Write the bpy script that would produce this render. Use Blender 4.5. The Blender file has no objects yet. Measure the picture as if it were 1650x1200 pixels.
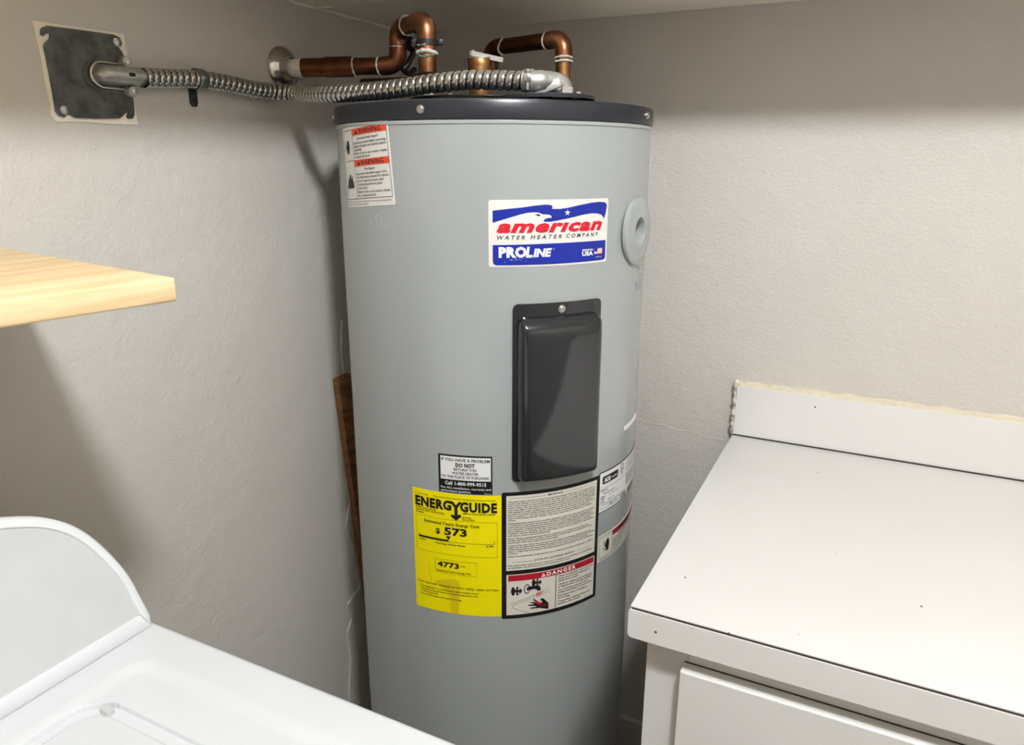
import bpy, bmesh, math, random
from mathutils import Vector, Matrix
from mathutils.geometry import tessellate_polygon

random.seed(7)
SC = bpy.context.scene
COL = SC.collection
H = 1.416                      # eye height; most heights below are given relative to it
PI = math.pi

# ------------------------------------------------------------------ camera
F_PX = 1180.02
cam_d = bpy.data.cameras.new('camera')
cam_d.sensor_width = 36.0
cam_d.sensor_fit = 'HORIZONTAL'
cam_d.lens = F_PX * 36.0 / 1650.0
cam_d.clip_start = 0.02
cam_d.dof.use_dof = True
cam_d.dof.focus_distance = 1.0
cam_d.dof.aperture_fstop = 9.0
cam = bpy.data.objects.new('camera', cam_d)
COL.objects.link(cam)
psi, th, ro = .4645, .2822, .0036
Fw = Vector((-math.sin(psi) * math.cos(th), math.cos(psi) * math.cos(th), -math.sin(th)))
Rt = Vector((math.cos(psi), math.sin(psi), 0))
Up = Rt.cross(Fw)
R2 = Rt * math.cos(ro) + Up * math.sin(ro)
U2 = Up * math.cos(ro) - Rt * math.sin(ro)
M = Matrix((R2, U2, -Fw)).transposed().to_4x4()
M.translation = Vector((0, 0, H))
cam.matrix_world = M
SC.camera = cam

# ------------------------------------------------------------------ world, exposure
w = bpy.data.worlds.new('world')
SC.world = w
w.use_nodes = True
w.node_tree.nodes['Background'].inputs[0].default_value = (.9, .95, 1, 1)
w.node_tree.nodes['Background'].inputs[1].default_value = .05
SC.view_settings.view_transform = 'Standard'
SC.view_settings.look = 'None'
SC.view_settings.gamma = 1
SC.view_settings.use_curve_mapping = False
SC.view_settings.exposure = 0.0
LAMP_POWER = 295.0              # radiance of the ceiling lamp's glass

# ------------------------------------------------------------------ materials
MATS = {}


def srgb(r, g, b):
    f = lambda c: (c / 255 / 12.92) if c / 255 <= .04045 else ((c / 255 + .055) / 1.055) ** 2.4
    return (f(r), f(g), f(b), 1)


def mat(name, col, rough=.5, metal=0, bump=None, vary=None, coat=0, emit=0, spec=.5, rvary=0):
    """col: sRGB triple; bump=(scale,strength,distance); vary=(scale,amount,second colour)"""
    if name in MATS:
        return MATS[name]
    m = bpy.data.materials.new(name)
    m.use_nodes = True
    nt = m.node_tree
    b = nt.nodes['Principled BSDF']
    b.inputs['Base Color'].default_value = srgb(*col)
    b.inputs['Roughness'].default_value = rough
    b.inputs['Metallic'].default_value = metal
    b.inputs['Specular IOR Level'].default_value = spec
    b.inputs['Coat Weight'].default_value = coat
    b.inputs['Coat Roughness'].default_value = .08
    if emit:
        b.inputs['Emission Color'].default_value = (.972, 1, 1.045, 1)
        b.inputs['Emission Strength'].default_value = emit
    tc = nt.nodes.new('ShaderNodeTexCoord')
    if vary:
        n = nt.nodes.new('ShaderNodeTexNoise')
        n.inputs['Scale'].default_value = vary[0]
        n.inputs['Detail'].default_value = 6
        n.inputs['Roughness'].default_value = .62
        nt.links.new(tc.outputs['Object'], n.inputs['Vector'])
        r = nt.nodes.new('ShaderNodeValToRGB')
        r.color_ramp.elements[0].position = .5 - vary[1] / 2
        r.color_ramp.elements[1].position = .5 + vary[1] / 2
        r.color_ramp.elements[0].color = srgb(*col)
        r.color_ramp.elements[1].color = srgb(*vary[2])
        nt.links.new(n.outputs['Fac'], r.inputs['Fac'])
        nt.links.new(r.outputs['Color'], b.inputs['Base Color'])
        if rvary:
            mr = nt.nodes.new('ShaderNodeMapRange')
            mr.inputs['From Min'].default_value = .3
            mr.inputs['From Max'].default_value = .7
            mr.inputs['To Min'].default_value = rough - rvary
            mr.inputs['To Max'].default_value = rough + rvary
            nt.links.new(n.outputs['Fac'], mr.inputs['Value'])
            nt.links.new(mr.outputs['Result'], b.inputs['Roughness'])
    if bump:
        n2 = nt.nodes.new('ShaderNodeTexNoise')
        n2.inputs['Scale'].default_value = bump[0]
        n2.inputs['Detail'].default_value = 4
        nt.links.new(tc.outputs['Object'], n2.inputs['Vector'])
        bp = nt.nodes.new('ShaderNodeBump')
        bp.inputs['Strength'].default_value = bump[1]
        bp.inputs['Distance'].default_value = bump[2]
        nt.links.new(n2.outputs['Fac'], bp.inputs['Height'])
        nt.links.new(bp.outputs['Normal'], b.inputs['Normal'])
    MATS[name] = m
    return m


def wall_mat(name, col, col2):
    m = mat(name, col, .62, 0, None, (2.2, .5, col2), spec=.35)
    nt = m.node_tree
    b = nt.nodes['Principled BSDF']
    tc = nt.nodes.new('ShaderNodeTexCoord')
    a = nt.nodes.new('ShaderNodeTexNoise')
    a.inputs['Scale'].default_value = 240
    a.inputs['Detail'].default_value = 3
    c = nt.nodes.new('ShaderNodeTexNoise')
    c.inputs['Scale'].default_value = 26
    c.inputs['Detail'].default_value = 5
    nt.links.new(tc.outputs['Object'], a.inputs['Vector'])
    nt.links.new(tc.outputs['Object'], c.inputs['Vector'])
    mx = nt.nodes.new('ShaderNodeMath')
    mx.operation = 'MULTIPLY_ADD'
    mx.inputs[1].default_value = 2.2
    nt.links.new(c.outputs['Fac'], mx.inputs[0])
    nt.links.new(a.outputs['Fac'], mx.inputs[2])
    bp = nt.nodes.new('ShaderNodeBump')
    bp.inputs['Strength'].default_value = .8
    bp.inputs['Distance'].default_value = .0013
    nt.links.new(mx.outputs[0], bp.inputs['Height'])
    nt.links.new(bp.outputs['Normal'], b.inputs['Normal'])
    return m


def wood_mat(name, c1, c2, scale=1.0, rough=.55, rot=0):
    m = mat(name, c1, rough)
    nt = m.node_tree
    b = nt.nodes['Principled BSDF']
    tc = nt.nodes.new('ShaderNodeTexCoord')
    mp = nt.nodes.new('ShaderNodeMapping')
    mp.inputs['Rotation'].default_value = (0, 0, rot)
    mp.inputs['Scale'].default_value = (14 * scale, 1.6 * scale, 14 * scale)
    nt.links.new(tc.outputs['Object'], mp.inputs['Vector'])
    n = nt.nodes.new('ShaderNodeTexNoise')
    n.inputs['Scale'].default_value = 2.2
    n.inputs['Detail'].default_value = 7
    n.inputs['Distortion'].default_value = 1.1
    nt.links.new(mp.outputs['Vector'], n.inputs['Vector'])
    r = nt.nodes.new('ShaderNodeValToRGB')
    r.color_ramp.elements[0].position = .36
    r.color_ramp.elements[1].position = .66
    r.color_ramp.elements[0].color = srgb(*c1)
    r.color_ramp.elements[1].color = srgb(*c2)
    nt.links.new(n.outputs['Fac'], r.inputs['Fac'])
    nt.links.new(r.outputs['Color'], b.inputs['Base Color'])
    return m


def speck_mat(name, col, rough, scale=42, thr=.06):
    """plain laminate with rare small dark specks"""
    m = mat(name, col, rough)
    nt = m.node_tree
    b = nt.nodes['Principled BSDF']
    tc = nt.nodes.new('ShaderNodeTexCoord')
    v = nt.nodes.new('ShaderNodeTexVoronoi')
    v.inputs['Scale'].default_value = scale
    nt.links.new(tc.outputs['Object'], v.inputs['Vector'])
    sep = nt.nodes.new('ShaderNodeSeparateColor')
    nt.links.new(v.outputs['Color'], sep.inputs[0])
    mul = nt.nodes.new('ShaderNodeMath')          # only some cells, with sizes that differ
    mul.operation = 'MULTIPLY_ADD'
    mul.inputs[1].default_value = .30
    mul.inputs[2].default_value = thr - .28
    nt.links.new(sep.outputs[0], mul.inputs[0])
    lt = nt.nodes.new('ShaderNodeMath')
    lt.operation = 'LESS_THAN'
    nt.links.new(v.outputs['Distance'], lt.inputs[0])
    nt.links.new(mul.outputs[0], lt.inputs[1])
    n = nt.nodes.new('ShaderNodeTexNoise')
    n.inputs['Scale'].default_value = 3
    n.inputs['Detail'].default_value = 5
    nt.links.new(tc.outputs['Object'], n.inputs['Vector'])
    r = nt.nodes.new('ShaderNodeValToRGB')
    r.color_ramp.elements[0].position = .3
    r.color_ramp.elements[1].position = .7
    r.color_ramp.elements[0].color = srgb(*[c - 5 for c in col])
    r.color_ramp.elements[1].color = srgb(*col)
    nt.links.new(n.outputs['Fac'], r.inputs['Fac'])
    mx = nt.nodes.new('ShaderNodeMix')
    mx.data_type = 'RGBA'
    mx.inputs[7].default_value = srgb(90, 80, 70)
    nt.links.new(r.outputs['Color'], mx.inputs[6])
    nt.links.new(lt.outputs[0], mx.inputs[0])
    nt.links.new(mx.outputs[2], b.inputs['Base Color'])
    return m


PAINT = wall_mat('wall_paint', (204, 198, 189), (209, 204, 196))
CEIL = mat('ceiling_paint', (196, 192, 184), .7, 0, (120, .3, .001))
SHELFPAINT = mat('shelf_paint', (250, 244, 230), .55, 0, (9, .4, .003), (7, .5, (242, 234, 217)))
FLOORM = mat('floor_vinyl', (96, 82, 68), .45, 0, None, (5, .6, (80, 68, 57)))
BASEP = mat('baseboard_paint', (205, 200, 192), .45, 0, (60, .2, .001))
JACKET = mat('jacket_enamel', (165, 170, 168), .2, 0, (5, .06, .004), (3, .6, (167, 172, 170)), coat=.25)
DARKP = mat('dark_grey_plastic', (36, 38, 44), .3, 0, None, (18, .5, (40, 42, 48)))
COVERP = mat('cover_plastic', (30, 33, 36), .13, 0, (40, .05, .001), coat=.6)
SCREW = mat('zinc_screw', (205, 205, 200), .28, 1)
GALV = mat('galvanised_steel', (205, 204, 200), .24, 1, None, (60, .5, (170, 167, 160)))
CAST = mat('die_cast_zinc', (214, 214, 210), .42, .9, (150, .25, .0006), (45, .5, (165, 164, 160)))
STEELP = mat('plate_steel', (66, 67, 65), .5, .6, (60, .15, .0006), (44, .34, (112, 113, 109)), rvary=.08)
GROOVE = mat('dark_groove', (58, 54, 48), .5, .7)  # darker metal tone for the faces between the conduit ribs
STRAPM = mat('strap_steel', (140, 145, 145), .3, 1)
DKSTEEL = mat('dark_steel', (72, 78, 82), .35, 1)
CHROME = mat('worn_chrome', (205, 200, 192), .16, 1, (35, .35, .002), (30, .4, (172, 160, 145)), rvary=.08)
COPPER = mat('aged_copper', (112, 72, 50), .38, 1, (80, .12, .0006), (34, .4, (172, 120, 86)), rvary=.1)
COPPERD = mat('dark_copper', (78, 48, 32), .44, 1, (80, .15, .0006), (36, .4, (128, 82, 56)), rvary=.1)
BRASS = mat('tarnished_brass', (120, 86, 54), .4, 1, (60, .15, .0006), (40, .4, (176, 132, 84)), rvary=.1)
SOLDER = mat('solder_paste', (222, 218, 205), .5, 0, (200, .5, .001), (120, .4, (185, 180, 166)))
PATINA = mat('green_patina', (92, 122, 98), .7, 0, (200, .4, .001))
BLACKR = mat('black_rubber', (20, 22, 26), .42)
DRYWALL = mat('bare_drywall', (250, 243, 228), .85, 0, (160, .6, .002), (40, .5, (238, 228, 208)))
CAULK = mat('old_caulk', (222, 218, 208), .6, 0, (120, .6, .003))
LAMI = speck_mat('counter_laminate', (229, 226, 222), .38)
LAMF = speck_mat('cabinet_laminate', (241, 238, 233), .36, 45)
COREW = mat('raw_core', (232, 225, 205), .85, 0, (220, .7, .003), (90, .5, (212, 200, 172)))
SEAM_SHADE = mat('dark_seam_and_shade', (58, 48, 40), .7)
WENAM = mat('white_enamel', (214, 216, 218), .25, 0, None, (2, .6, (217, 219, 220)), coat=.2)
WPLAS = mat('white_plastic', (226, 228, 229), .3)
GREYP = mat('console_grey', (199, 201, 200), .42, 0, None, (30, .5, (194, 196, 195)))
PINE = wood_mat('pine_board', (238, 216, 172), (224, 190, 138), 1.0, .5)
BROWNW = wood_mat('brown_stained_wood', (142, 98, 56), (104, 66, 36), 2.0, .6)
INK = mat('black_ink', (22, 22, 24), .5)
NAVY = mat('navy_ink', (28, 34, 62), .5)
BLUE = mat('blue_ink', (10, 36, 152), .4)
RED = mat('red_ink', (214, 10, 42), .45)
DKRED = mat('deep_red_ink', (178, 20, 42), .45)
ORANGE = mat('orange_red_ink', (236, 80, 44), .45)
PAPER = mat('white_vinyl', (232, 229, 222), .45)
CREAMP = mat('cream_vinyl', (228, 223, 210), .45)
WHITEP = mat('bright_white_vinyl', (240, 240, 237), .4)
YEL = mat('yellow_vinyl', (255, 240, 0), .42, 0, None, (25, .5, (252, 234, 0)), spec=.3)
YELD = mat('stained_yellow_vinyl', (232, 206, 6), .42)
WHITEI = mat('white_ink', (244, 244, 242), .45)
BLACKV = mat('black_vinyl', (20, 20, 22), .35)
PINK = mat('faded_red_ink', (226, 120, 130), .5)
GREYI = mat('grey_ink', (120, 120, 118), .5)
LAMPG = mat('lamp_glass', (255, 250, 240), .4, emit=LAMP_POWER)
DARKHOLE = mat('dark_interior', (30, 31, 32), .8)


# ------------------------------------------------------------------ mesh helpers
class MB:
    def __init__(s):
        s.v, s.f, s.mi = [], [], []

    def add(s, verts, faces):
        o = len(s.v)
        s.v += [tuple(p) for p in verts]
        s.f += [tuple(i + o for i in f) for f in faces]
        return s

    def bm(s, bm):
        bm.verts.index_update()
        s.add([v.co.copy() for v in bm.verts], [[v.index for v in f.verts] for f in bm.faces])
        bm.free()
        return s

    def box(s, a, b, bevel=0, seg=2, mtx=None):
        bm = bmesh.new()
        bmesh.ops.create_cube(bm, size=1)
        for v in bm.verts:
            v.co = Vector([(a[i] + b[i]) / 2 + v.co[i] * (b[i] - a[i]) for i in range(3)])
        if bevel:
            bmesh.ops.bevel(bm, geom=list(bm.edges), offset=bevel, segments=seg, affect='EDGES', profile=.6)
        if mtx:
            bm.transform(mtx)
        return s.bm(bm)

    def tube(s, pts, rad, n=20, caps=True):
        pts = [Vector(p) for p in pts]
        rad = rad if isinstance(rad, (list, tuple)) else [rad] * len(pts)
        vs, fs = [], []
        prev = None
        for i, p in enumerate(pts):
            if i == 0:
                t = pts[1] - p
            elif i == len(pts) - 1:
                t = p - pts[i - 1]
            else:
                t = (pts[i + 1] - p).normalized() + (p - pts[i - 1]).normalized()
            t.normalize()
            if prev is None:
                a = t.orthogonal().normalized()
            else:
                a = (prev - t * prev.dot(t)).normalized()
            prev = a
            b = t.cross(a)
            for k in range(n):
                q = 2 * PI * k / n
                vs.append(p + (a * math.cos(q) + b * math.sin(q)) * rad[i])
        for i in range(len(pts) - 1):
            for k in range(n):
                k2 = (k + 1) % n
                fs.append((i * n + k, i * n + k2, (i + 1) * n + k2, (i + 1) * n + k))
        if caps:
            fs.append(tuple(reversed(range(n))))
            fs.append(tuple((len(pts) - 1) * n + k for k in range(n)))
        return s.add(vs, fs)

    def lathe(s, prof, origin, axis, n=32, cap0=False, cap1=False):
        """prof: list of (radius, height along axis)"""
        ax = Vector(axis).normalized()
        a = ax.orthogonal().normalized()
        b = ax.cross(a)
        o = Vector(origin)
        vs, fs = [], []
        for r, h in prof:
            for k in range(n):
                q = 2 * PI * k / n
                vs.append(o + ax * h + (a * math.cos(q) + b * math.sin(q)) * r)
        for i in range(len(prof) - 1):
            for k in range(n):
                k2 = (k + 1) % n
                fs.append((i * n + k, i * n + k2, (i + 1) * n + k2, (i + 1) * n + k))
        if cap0:
            fs.append(tuple(reversed(range(n))))
        if cap1:
            fs.append(tuple((len(prof) - 1) * n + k for k in range(n)))
        return s.add(vs, fs)

    def prism(s, pts, ex):
        """closed 3D polygon pts extruded by vector ex"""
        pts = [Vector(p) for p in pts]
        ex = Vector(ex)
        n = len(pts)
        tri = tessellate_polygon([pts])
        vs = pts + [p + ex for p in pts]
        fs = [tuple(t) for t in tri] + [tuple(i + n for i in reversed(t)) for t in tri]
        fs += [(i, (i + 1) % n, (i + 1) % n + n, i + n) for i in range(n)]
        return s.add(vs, fs)

    def build(s, name, m, parent=None, smooth=True, ang=40, fix=True):
        me = bpy.data.meshes.new(name)
        me.from_pydata(s.v, [], s.f)
        if fix:
            bm = bmesh.new()
            bm.from_mesh(me)
            bmesh.ops.recalc_face_normals(bm, faces=bm.faces)
            bm.to_mesh(me)
            bm.free()
        if smooth:
            me.shade_smooth()
            me.set_sharp_from_angle(angle=math.radians(ang))
        me.materials.append(m)
        o = bpy.data.objects.new(name, me)
        COL.objects.link(o)
        if parent:
            o.parent = parent
        return o


def tag(o, label, cat=None, group=None, kind=None):
    o['label'] = label
    if cat:
        o['category'] = cat
    if group:
        o['group'] = group
    if kind:
        o['kind'] = kind
    return o


def empty(name, label, cat):
    """a thing's root; its parts are modelled in room coordinates"""
    o = bpy.data.objects.new(name, None)
    o.empty_display_size = .05
    COL.objects.link(o)
    return tag(o, label, cat)


def struct(o):
    o['kind'] = 'structure'
    return o


def arc_path(pts, rad, n=8):
    """polyline with filleted corners"""
    pts = [Vector(p) for p in pts]
    out = [pts[0]]
    for i in range(1, len(pts) - 1):
        a, b, c = pts[i - 1], pts[i], pts[i + 1]
        d1, d2 = (a - b).normalized(), (c - b).normalized()
        ang = d1.angle(d2)
        t = rad / math.tan(ang / 2)
        p1, p2 = b + d1 * t, b + d2 * t
        ctr = b + (d1 + d2).normalized() * (rad / math.sin(ang / 2))
        v1, v2 = p1 - ctr, p2 - ctr
        tot = v1.angle(v2)
        axis = v1.cross(v2).normalized()
        for k in range(n + 1):
            out.append(ctr + Matrix.Rotation(tot * k / n, 3, axis) @ v1)
    out.append(pts[-1])
    return out


def catmull(pts, n=10):
    pts = [Vector(p) for p in pts]
    pts = [pts[0] * 2 - pts[1]] + pts + [pts[-1] * 2 - pts[-2]]
    out = []
    for i in range(1, len(pts) - 2):
        p0, p1, p2, p3 = pts[i - 1:i + 3]
        for k in range(n):
            t = k / n
            out.append(.5 * ((2 * p1) + (p2 - p0) * t + (2 * p0 - 5 * p1 + 4 * p2 - p3) * t * t + (3 * p1 - p0 - 3 * p2 + p3) * t ** 3))
    out.append(pts[-2])
    return out


def screw_head(mb, p, nrm, r=.0045, h=.0032):
    mb.lathe([(r * 1.35, 0), (r * 1.35, h * .3), (r, h * .32), (r, h * .8), (r * .8, h), (r * .3, h), (r * .2, h * .75)], p, nrm, 12, cap1=True)


# ------------------------------------------------------------------ the room
XL, YB, ZS = -.9225, 1.382, H + .2502
XR, YR, ZC = 1.55, -1.75, 2.50
T = .1
wall_left = struct(MB().box((XL - T, YR - T, 0), (XL, YB + T, ZC)).build('wall_left', PAINT, smooth=False))
wall_back = struct(MB().box((XL, YB, 0), (XR, YB + T, ZC)).build('wall_back', PAINT, smooth=False))
struct(MB().box((XR, YR - T, 0), (XR + T, YB + T, ZC)).build('wall_right', PAINT, smooth=False))
struct(MB().box((XL, YR - T, 0), (XR, YR, ZC)).build('wall_rear', PAINT, smooth=False))
struct(MB().box((XL - T, YR - T, -T), (XR + T, YB + T, 0)).build('floor', FLOORM, smooth=False))
struct(MB().box((XL - T, YR - T, ZC), (XR + T, YB + T, ZC + T)).build('ceiling', CEIL, smooth=False))
added_door = struct(MB().box((-.15, YR, .005), (.75, YR + .035, 2.05), .003, 1).build('added_door_1', wood_mat('added_door_wood', (112, 82, 58), (92, 64, 44), .6), smooth=True))  # unseen door, added so that its dark wood cuts the bounced light
MB().lathe([(.012, 0), (.012, .03), (.028, .04), (.03, .055), (.018, .068), (.001, .07)], (.68, YR + .035, 1.0), (0, 1, 0), 24).build('added_door_handle', BRASS, added_door)
struct(MB().box((XL, YB - .014, 0), (-.19, YB, H - 1.236), .004).build('baseboard_back', BASEP))


# ragged plaster line on the left wall behind the tank, hairline ridge on the back wall
def ragged(pts, x, width, parent, name, m, thick=.0035):
    mb = MB()
    a = [(x, y, H + z) for y, z in pts]
    b = [(x, y + width + .004 * math.sin(i * 2.3), H + z) for i, (y, z) in enumerate(pts)]
    mb.prism(a + b[::-1], (thick, 0, 0))
    return mb.build(name, m, parent, smooth=False)


ragged([(1.098, -.30), (1.09, -.36), (1.098, -.45), (1.088, -.52), (1.097, -.58), (1.0947, -.618), (1.0784, -.6446), (1.0891, -.679), (1.0704, -.731),
        (1.087, -.7856), (1.0882, -.8336), (1.1035, -.8905), (1.0592, -.9095), (1.0686, -.9519), (1.0532, -.975), (1.0579, -1.045), (1.0453, -1.122), (1.05, -1.30)],
       XL, .16, wall_left, 'plaster_patch', PAINT)
mb = MB()
cr = [(-.42 + .0175 * i, -.508 - .0016 * i + .0022 * math.sin(i * 1.9)) for i in range(12)]
mb.tube([(x, YB, H + z) for x, z in cr], .0009, 6)
mb.build('tape_ridge', PAINT, wall_back)

# overhead L-shaped wall shelf: two painted boards whose joint shows under the back one
bs = MB().box((XL, YB - .295, ZS), (XR, YB, ZS + .02), .001, 1).build('wall_shelf', SHELFPAINT)
tag(bs, 'painted overhead shelf board running along the back wall above the tank', 'shelf')
ls = MB().box((XL, -.55, ZS), (XL + .287, YB - .2962, ZS + .02), .001, 1).build('wall_shelf', SHELFPAINT)
tag(ls, 'painted overhead shelf board running along the left wall above the junction plate', 'shelf')
mb = MB()
chip = [(-.918, 1.083), (-.905, 1.081), (-.893, 1.085), (-.89, 1.091), (-.9, 1.096), (-.913, 1.095), (-.92, 1.09)]
mb.prism([(x, y, ZS - .0022) for x, y in chip], (0, 0, .0022))
mb.build('paint_flake', CAULK, bs, smooth=False)
cl = [(XL + .002, 1.02 + .03 * i, ZS - .001 + .0005 * math.sin(i * 2.1)) for i in range(12)]
MB().tube(cl, [.0025 + .001 * math.sin(i * 1.7) for i in range(12)], 8).build('caulk_line', SHELFPAINT, bs)

# ceiling lamp, above and behind the camera's right shoulder (its shadows give its place)
lamp = empty('ceiling_lamp', 'round white glass globe lamp on the ceiling overhead', 'lamp')
LX, LY, LZ = .30, -.03, 2.386
MB().lathe([(.001, ZC), (.07, ZC), (.07, ZC - .012), (.05, ZC - .022), (.035, ZC - .034)], (LX, LY, 0), (0, 0, 1), 32).build('lamp_base', WPLAS, lamp)
prof = [(.088 * math.sin(a), LZ - .088 * math.cos(a)) for a in [.02 + i * (2.78 - .02) / 16 for i in range(17)]]
MB().lathe(prof, (LX, LY, 0), (0, 0, 1), 28, cap0=True, cap1=True).build('lamp_globe', LAMPG, lamp)

# ------------------------------------------------------------------ water heater
TX, TY, TR = -.5854, 1.1019, .2496
heater = empty('water_heater', 'tall grey cylindrical electric water heater with dark rim standing in the corner', 'water heater')
ZR0, ZR1 = H + .0515, H + .0762        # dark rim band


def cyl(u, v, off=0, phi0=0, z0=0):
    p = math.radians(phi0) + u / TR
    return Vector((TX + (TR + off) * math.cos(p), TY + (TR + off) * math.sin(p), z0 + v))


def polar(phi, z, off=0):
    p = math.radians(phi)
    return Vector((TX + (TR + off) * math.cos(p), TY + (TR + off) * math.sin(p), H + z))


def pnorm(phi):
    p = math.radians(phi)
    return Vector((math.cos(p), math.sin(p), 0))


# jacket with the relief-valve opening really cut
prof = [(.0, .02), (TR - .004, .02), (TR, .026), (TR, .45), (TR, .8), (TR, ZR0 - .004), (TR - .003, ZR0 - .001), (TR - .02, ZR0 - .001), (.0001, ZR0 - .001)]
body = MB().lathe(prof, (TX, TY, 0), (0, 0, 1), 128).build('tank_jacket', JACKET, heater)
PC, ZCOL = -3.5, -.1025
cut = MB().lathe([(.0205, -.05), (.0205, .05)], polar(PC, ZCOL), pnorm(PC), 32, True, True).build('cutter', JACKET)
md = body.modifiers.new('cut', 'BOOLEAN')
md.operation = 'DIFFERENCE'
md.object = cut
bpy.context.view_layer.update()
dg = bpy.context.evaluated_depsgraph_get()
nm = bpy.data.meshes.new_from_object(body.evaluated_get(dg))
body.modifiers.clear()
body.data = nm
bpy.data.objects.remove(cut)
nm.shade_smooth()
nm.set_sharp_from_angle(angle=math.radians(40))

MB().lathe([(TR - .001, ZR0 - .0072), (TR + .0012, ZR0 - .0062), (TR + .0018, ZR0 - .0040), (TR + .0012, ZR0 - .0018), (TR - .001, ZR0 - .0008)], (TX, TY, 0), (0, 0, 1), 128).build('jacket_bead', JACKET, heater)
# foot ring under the jacket
MB().lathe([(TR - .03, 0), (TR - .012, 0), (TR - .012, .022), (TR - .03, .022), (TR - .03, 0)], (TX, TY, 0), (0, 0, 1), 64).build('base_ring', DARKP, heater)

# dark top cap: band plus shallow domed top
capp = [(TR + .0002, ZR0 - .001), (TR + .0022, ZR0), (TR + .0024, ZR0 + .003), (TR + .0022, ZR1 - .005), (TR + .0006, ZR1 - .0012), (TR - .003, ZR1)]
capp += [(TR * q, ZR1 + .0085 * (1 - q * q) + .0002) for q in (.96, .9, .8, .65, .45, .2, .001)]
cap = MB().lathe(capp, (TX, TY, 0), (0, 0, 1), 128).build('top_cap', DARKP, heater)
for phi in (-84.5, .5, 96, -144.2):
    m_ = MB()
    screw_head(m_, polar(phi, .0635, .0022), pnorm(phi), .0042, .0034)
    m_.build('screw', SCREW, cap)


def dome_z(x, y):
    q = math.hypot(x - TX, y - TY) / TR
    return ZR1 + .0085 * (1 - q * q) + .0002


# element junction covers on the top
jc = MB()
jcx, jcy = -.445, .99
jc.lathe([(.001, .0055), (.066, .0055), (.068, .004), (.068, .0)], (jcx, jcy, dome_z(jcx, jcy) - .001), (0, 0, 1), 40)
jcov = jc.build('junction_cover', DARKP, heater)
jc2 = MB()
jc2.lathe([(.001, .006), (.085, .006), (.0865, .005), (.0865, .0)], (-.59, 1.02, dome_z(-.59, 1.02) - .002), (0, 0, 1), 40)
jcov2 = jc2.build('junction_cover', DARKP, heater)
for x, y, par in ((-.607, 1.0, jcov2), (-.405, 1.006, jcov)):
    m_ = MB()
    z = dome_z(x, y) + .003
    m_.lathe([(.0085, 0), (.0085, .002), (.006, .0022), (.006, .0085), (.004, .0095), (.0001, .0095)], (x, y, z), (0, 0, 1), 6)
    m_.build('bolt', SCREW, par)

# relief-valve collar
coll = MB().lathe([(.0495, .0002), (.0505, .003), (.0500, .0058), (.0485, .0068), (.040, .0078), (.0275, .0085), (.0235, .0098), (.0208, .0095), (.0195, .006), (.0190, -.034), (.001, -.036)],
                  polar(PC, ZCOL, -.002), pnorm(PC), 56).build('valve_collar', JACKET, heater)


# ---- curved access cover, modelled on the cylinder (u right, v up, off outwards)
def curved_slab(fun, us, vs):
    """height field on the jacket: fun(u,v) gives the offset"""
    mb = MB()
    nu, nv = len(us), len(vs)
    verts = [fun(u, v) for v in vs for u in us]
    faces = [(j * nu + i, j * nu + i + 1, (j + 1) * nu + i + 1, (j + 1) * nu + i) for j in range(nv - 1) for i in range(nu - 1)]
    mb.add(verts, faces)
    return mb


def sd_rr(x, y, hx, hy, r):
    qx, qy = abs(x) - hx + r, abs(y) - hy + r
    return math.hypot(max(qx, 0), max(qy, 0)) + min(max(qx, qy), 0) - r


def rrect(w, h, r, n=5, cx=0, cy=0):
    out = []
    for sx, sy, a0 in ((1, 1, 0), (-1, 1, 90), (-1, -1, 180), (1, -1, 270)):
        for k in range(n + 1):
            a = math.radians(a0 + 90 * k / n)
            out.append((cx + sx * (w / 2 - r) + r * math.cos(a), cy + sy * (h / 2 - r) + r * math.sin(a)))
    return out


CPH, CZ0 = -40.45, H - .3245
CW, CH = .1395, .2665


def sub_poly(pts, step=.005, holes=()):
    """2D polygon -> verts/tris cut in narrow strips along u so that it bends round the tank"""
    bm = bmesh.new()
    loops = [[Vector((p[0], p[1], 0)) for p in pts]] + [[Vector((p[0], p[1], 0)) for p in h] for h in holes]
    tri = tessellate_polygon(loops)
    vs = [bm.verts.new(p) for l in loops for p in l]
    for t in tri:
        try:
            bm.faces.new([vs[i] for i in t])
        except ValueError:
            pass
    xs = [p[0] for p in pts]
    x = math.ceil(min(xs) / step) * step
    while x < max(xs):
        g = list(bm.verts) + list(bm.edges) + list(bm.faces)
        bmesh.ops.bisect_plane(bm, geom=g, plane_co=(x, 0, 0), plane_no=(1, 0, 0), dist=1e-6)
        x += step
    bm.verts.index_update()
    v = [(q.co.x, q.co.y) for q in bm.verts]
    f = []
    for fc in bm.faces:
        idx = [q.index for q in fc.verts]
        if fc.normal.z < 0:
            idx.reverse()
        f.append(idx)
    bm.free()
    return v, f


def curved_plate(pts, o0, o1, phi0, z0, step=.006):
    v, f = sub_poly(pts, step)
    bm = bmesh.new()
    vs = [bm.verts.new((x, y, 0)) for x, y in v]
    for q in f:
        bm.faces.new([vs[i] for i in q])
    r = bmesh.ops.extrude_face_region(bm, geom=list(bm.faces))
    top = {e for e in r['geom'] if isinstance(e, bmesh.types.BMVert)}
    for q in bm.verts:
        off = o1 if q in top else o0
        q.co = cyl(q.co.x, q.co.y, off, phi0, z0)
    return MB().bm(bm)


cover = curved_plate(rrect(CW, CH, .008), -.001, .0035, CPH, CZ0).build('access_cover', COVERP, heater, ang=30)
bu0, bu1, bv0, bv1 = -CW / 2 + .006, CW / 2 - .008, -CH / 2 + .0015, CH / 2 - .018


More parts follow.
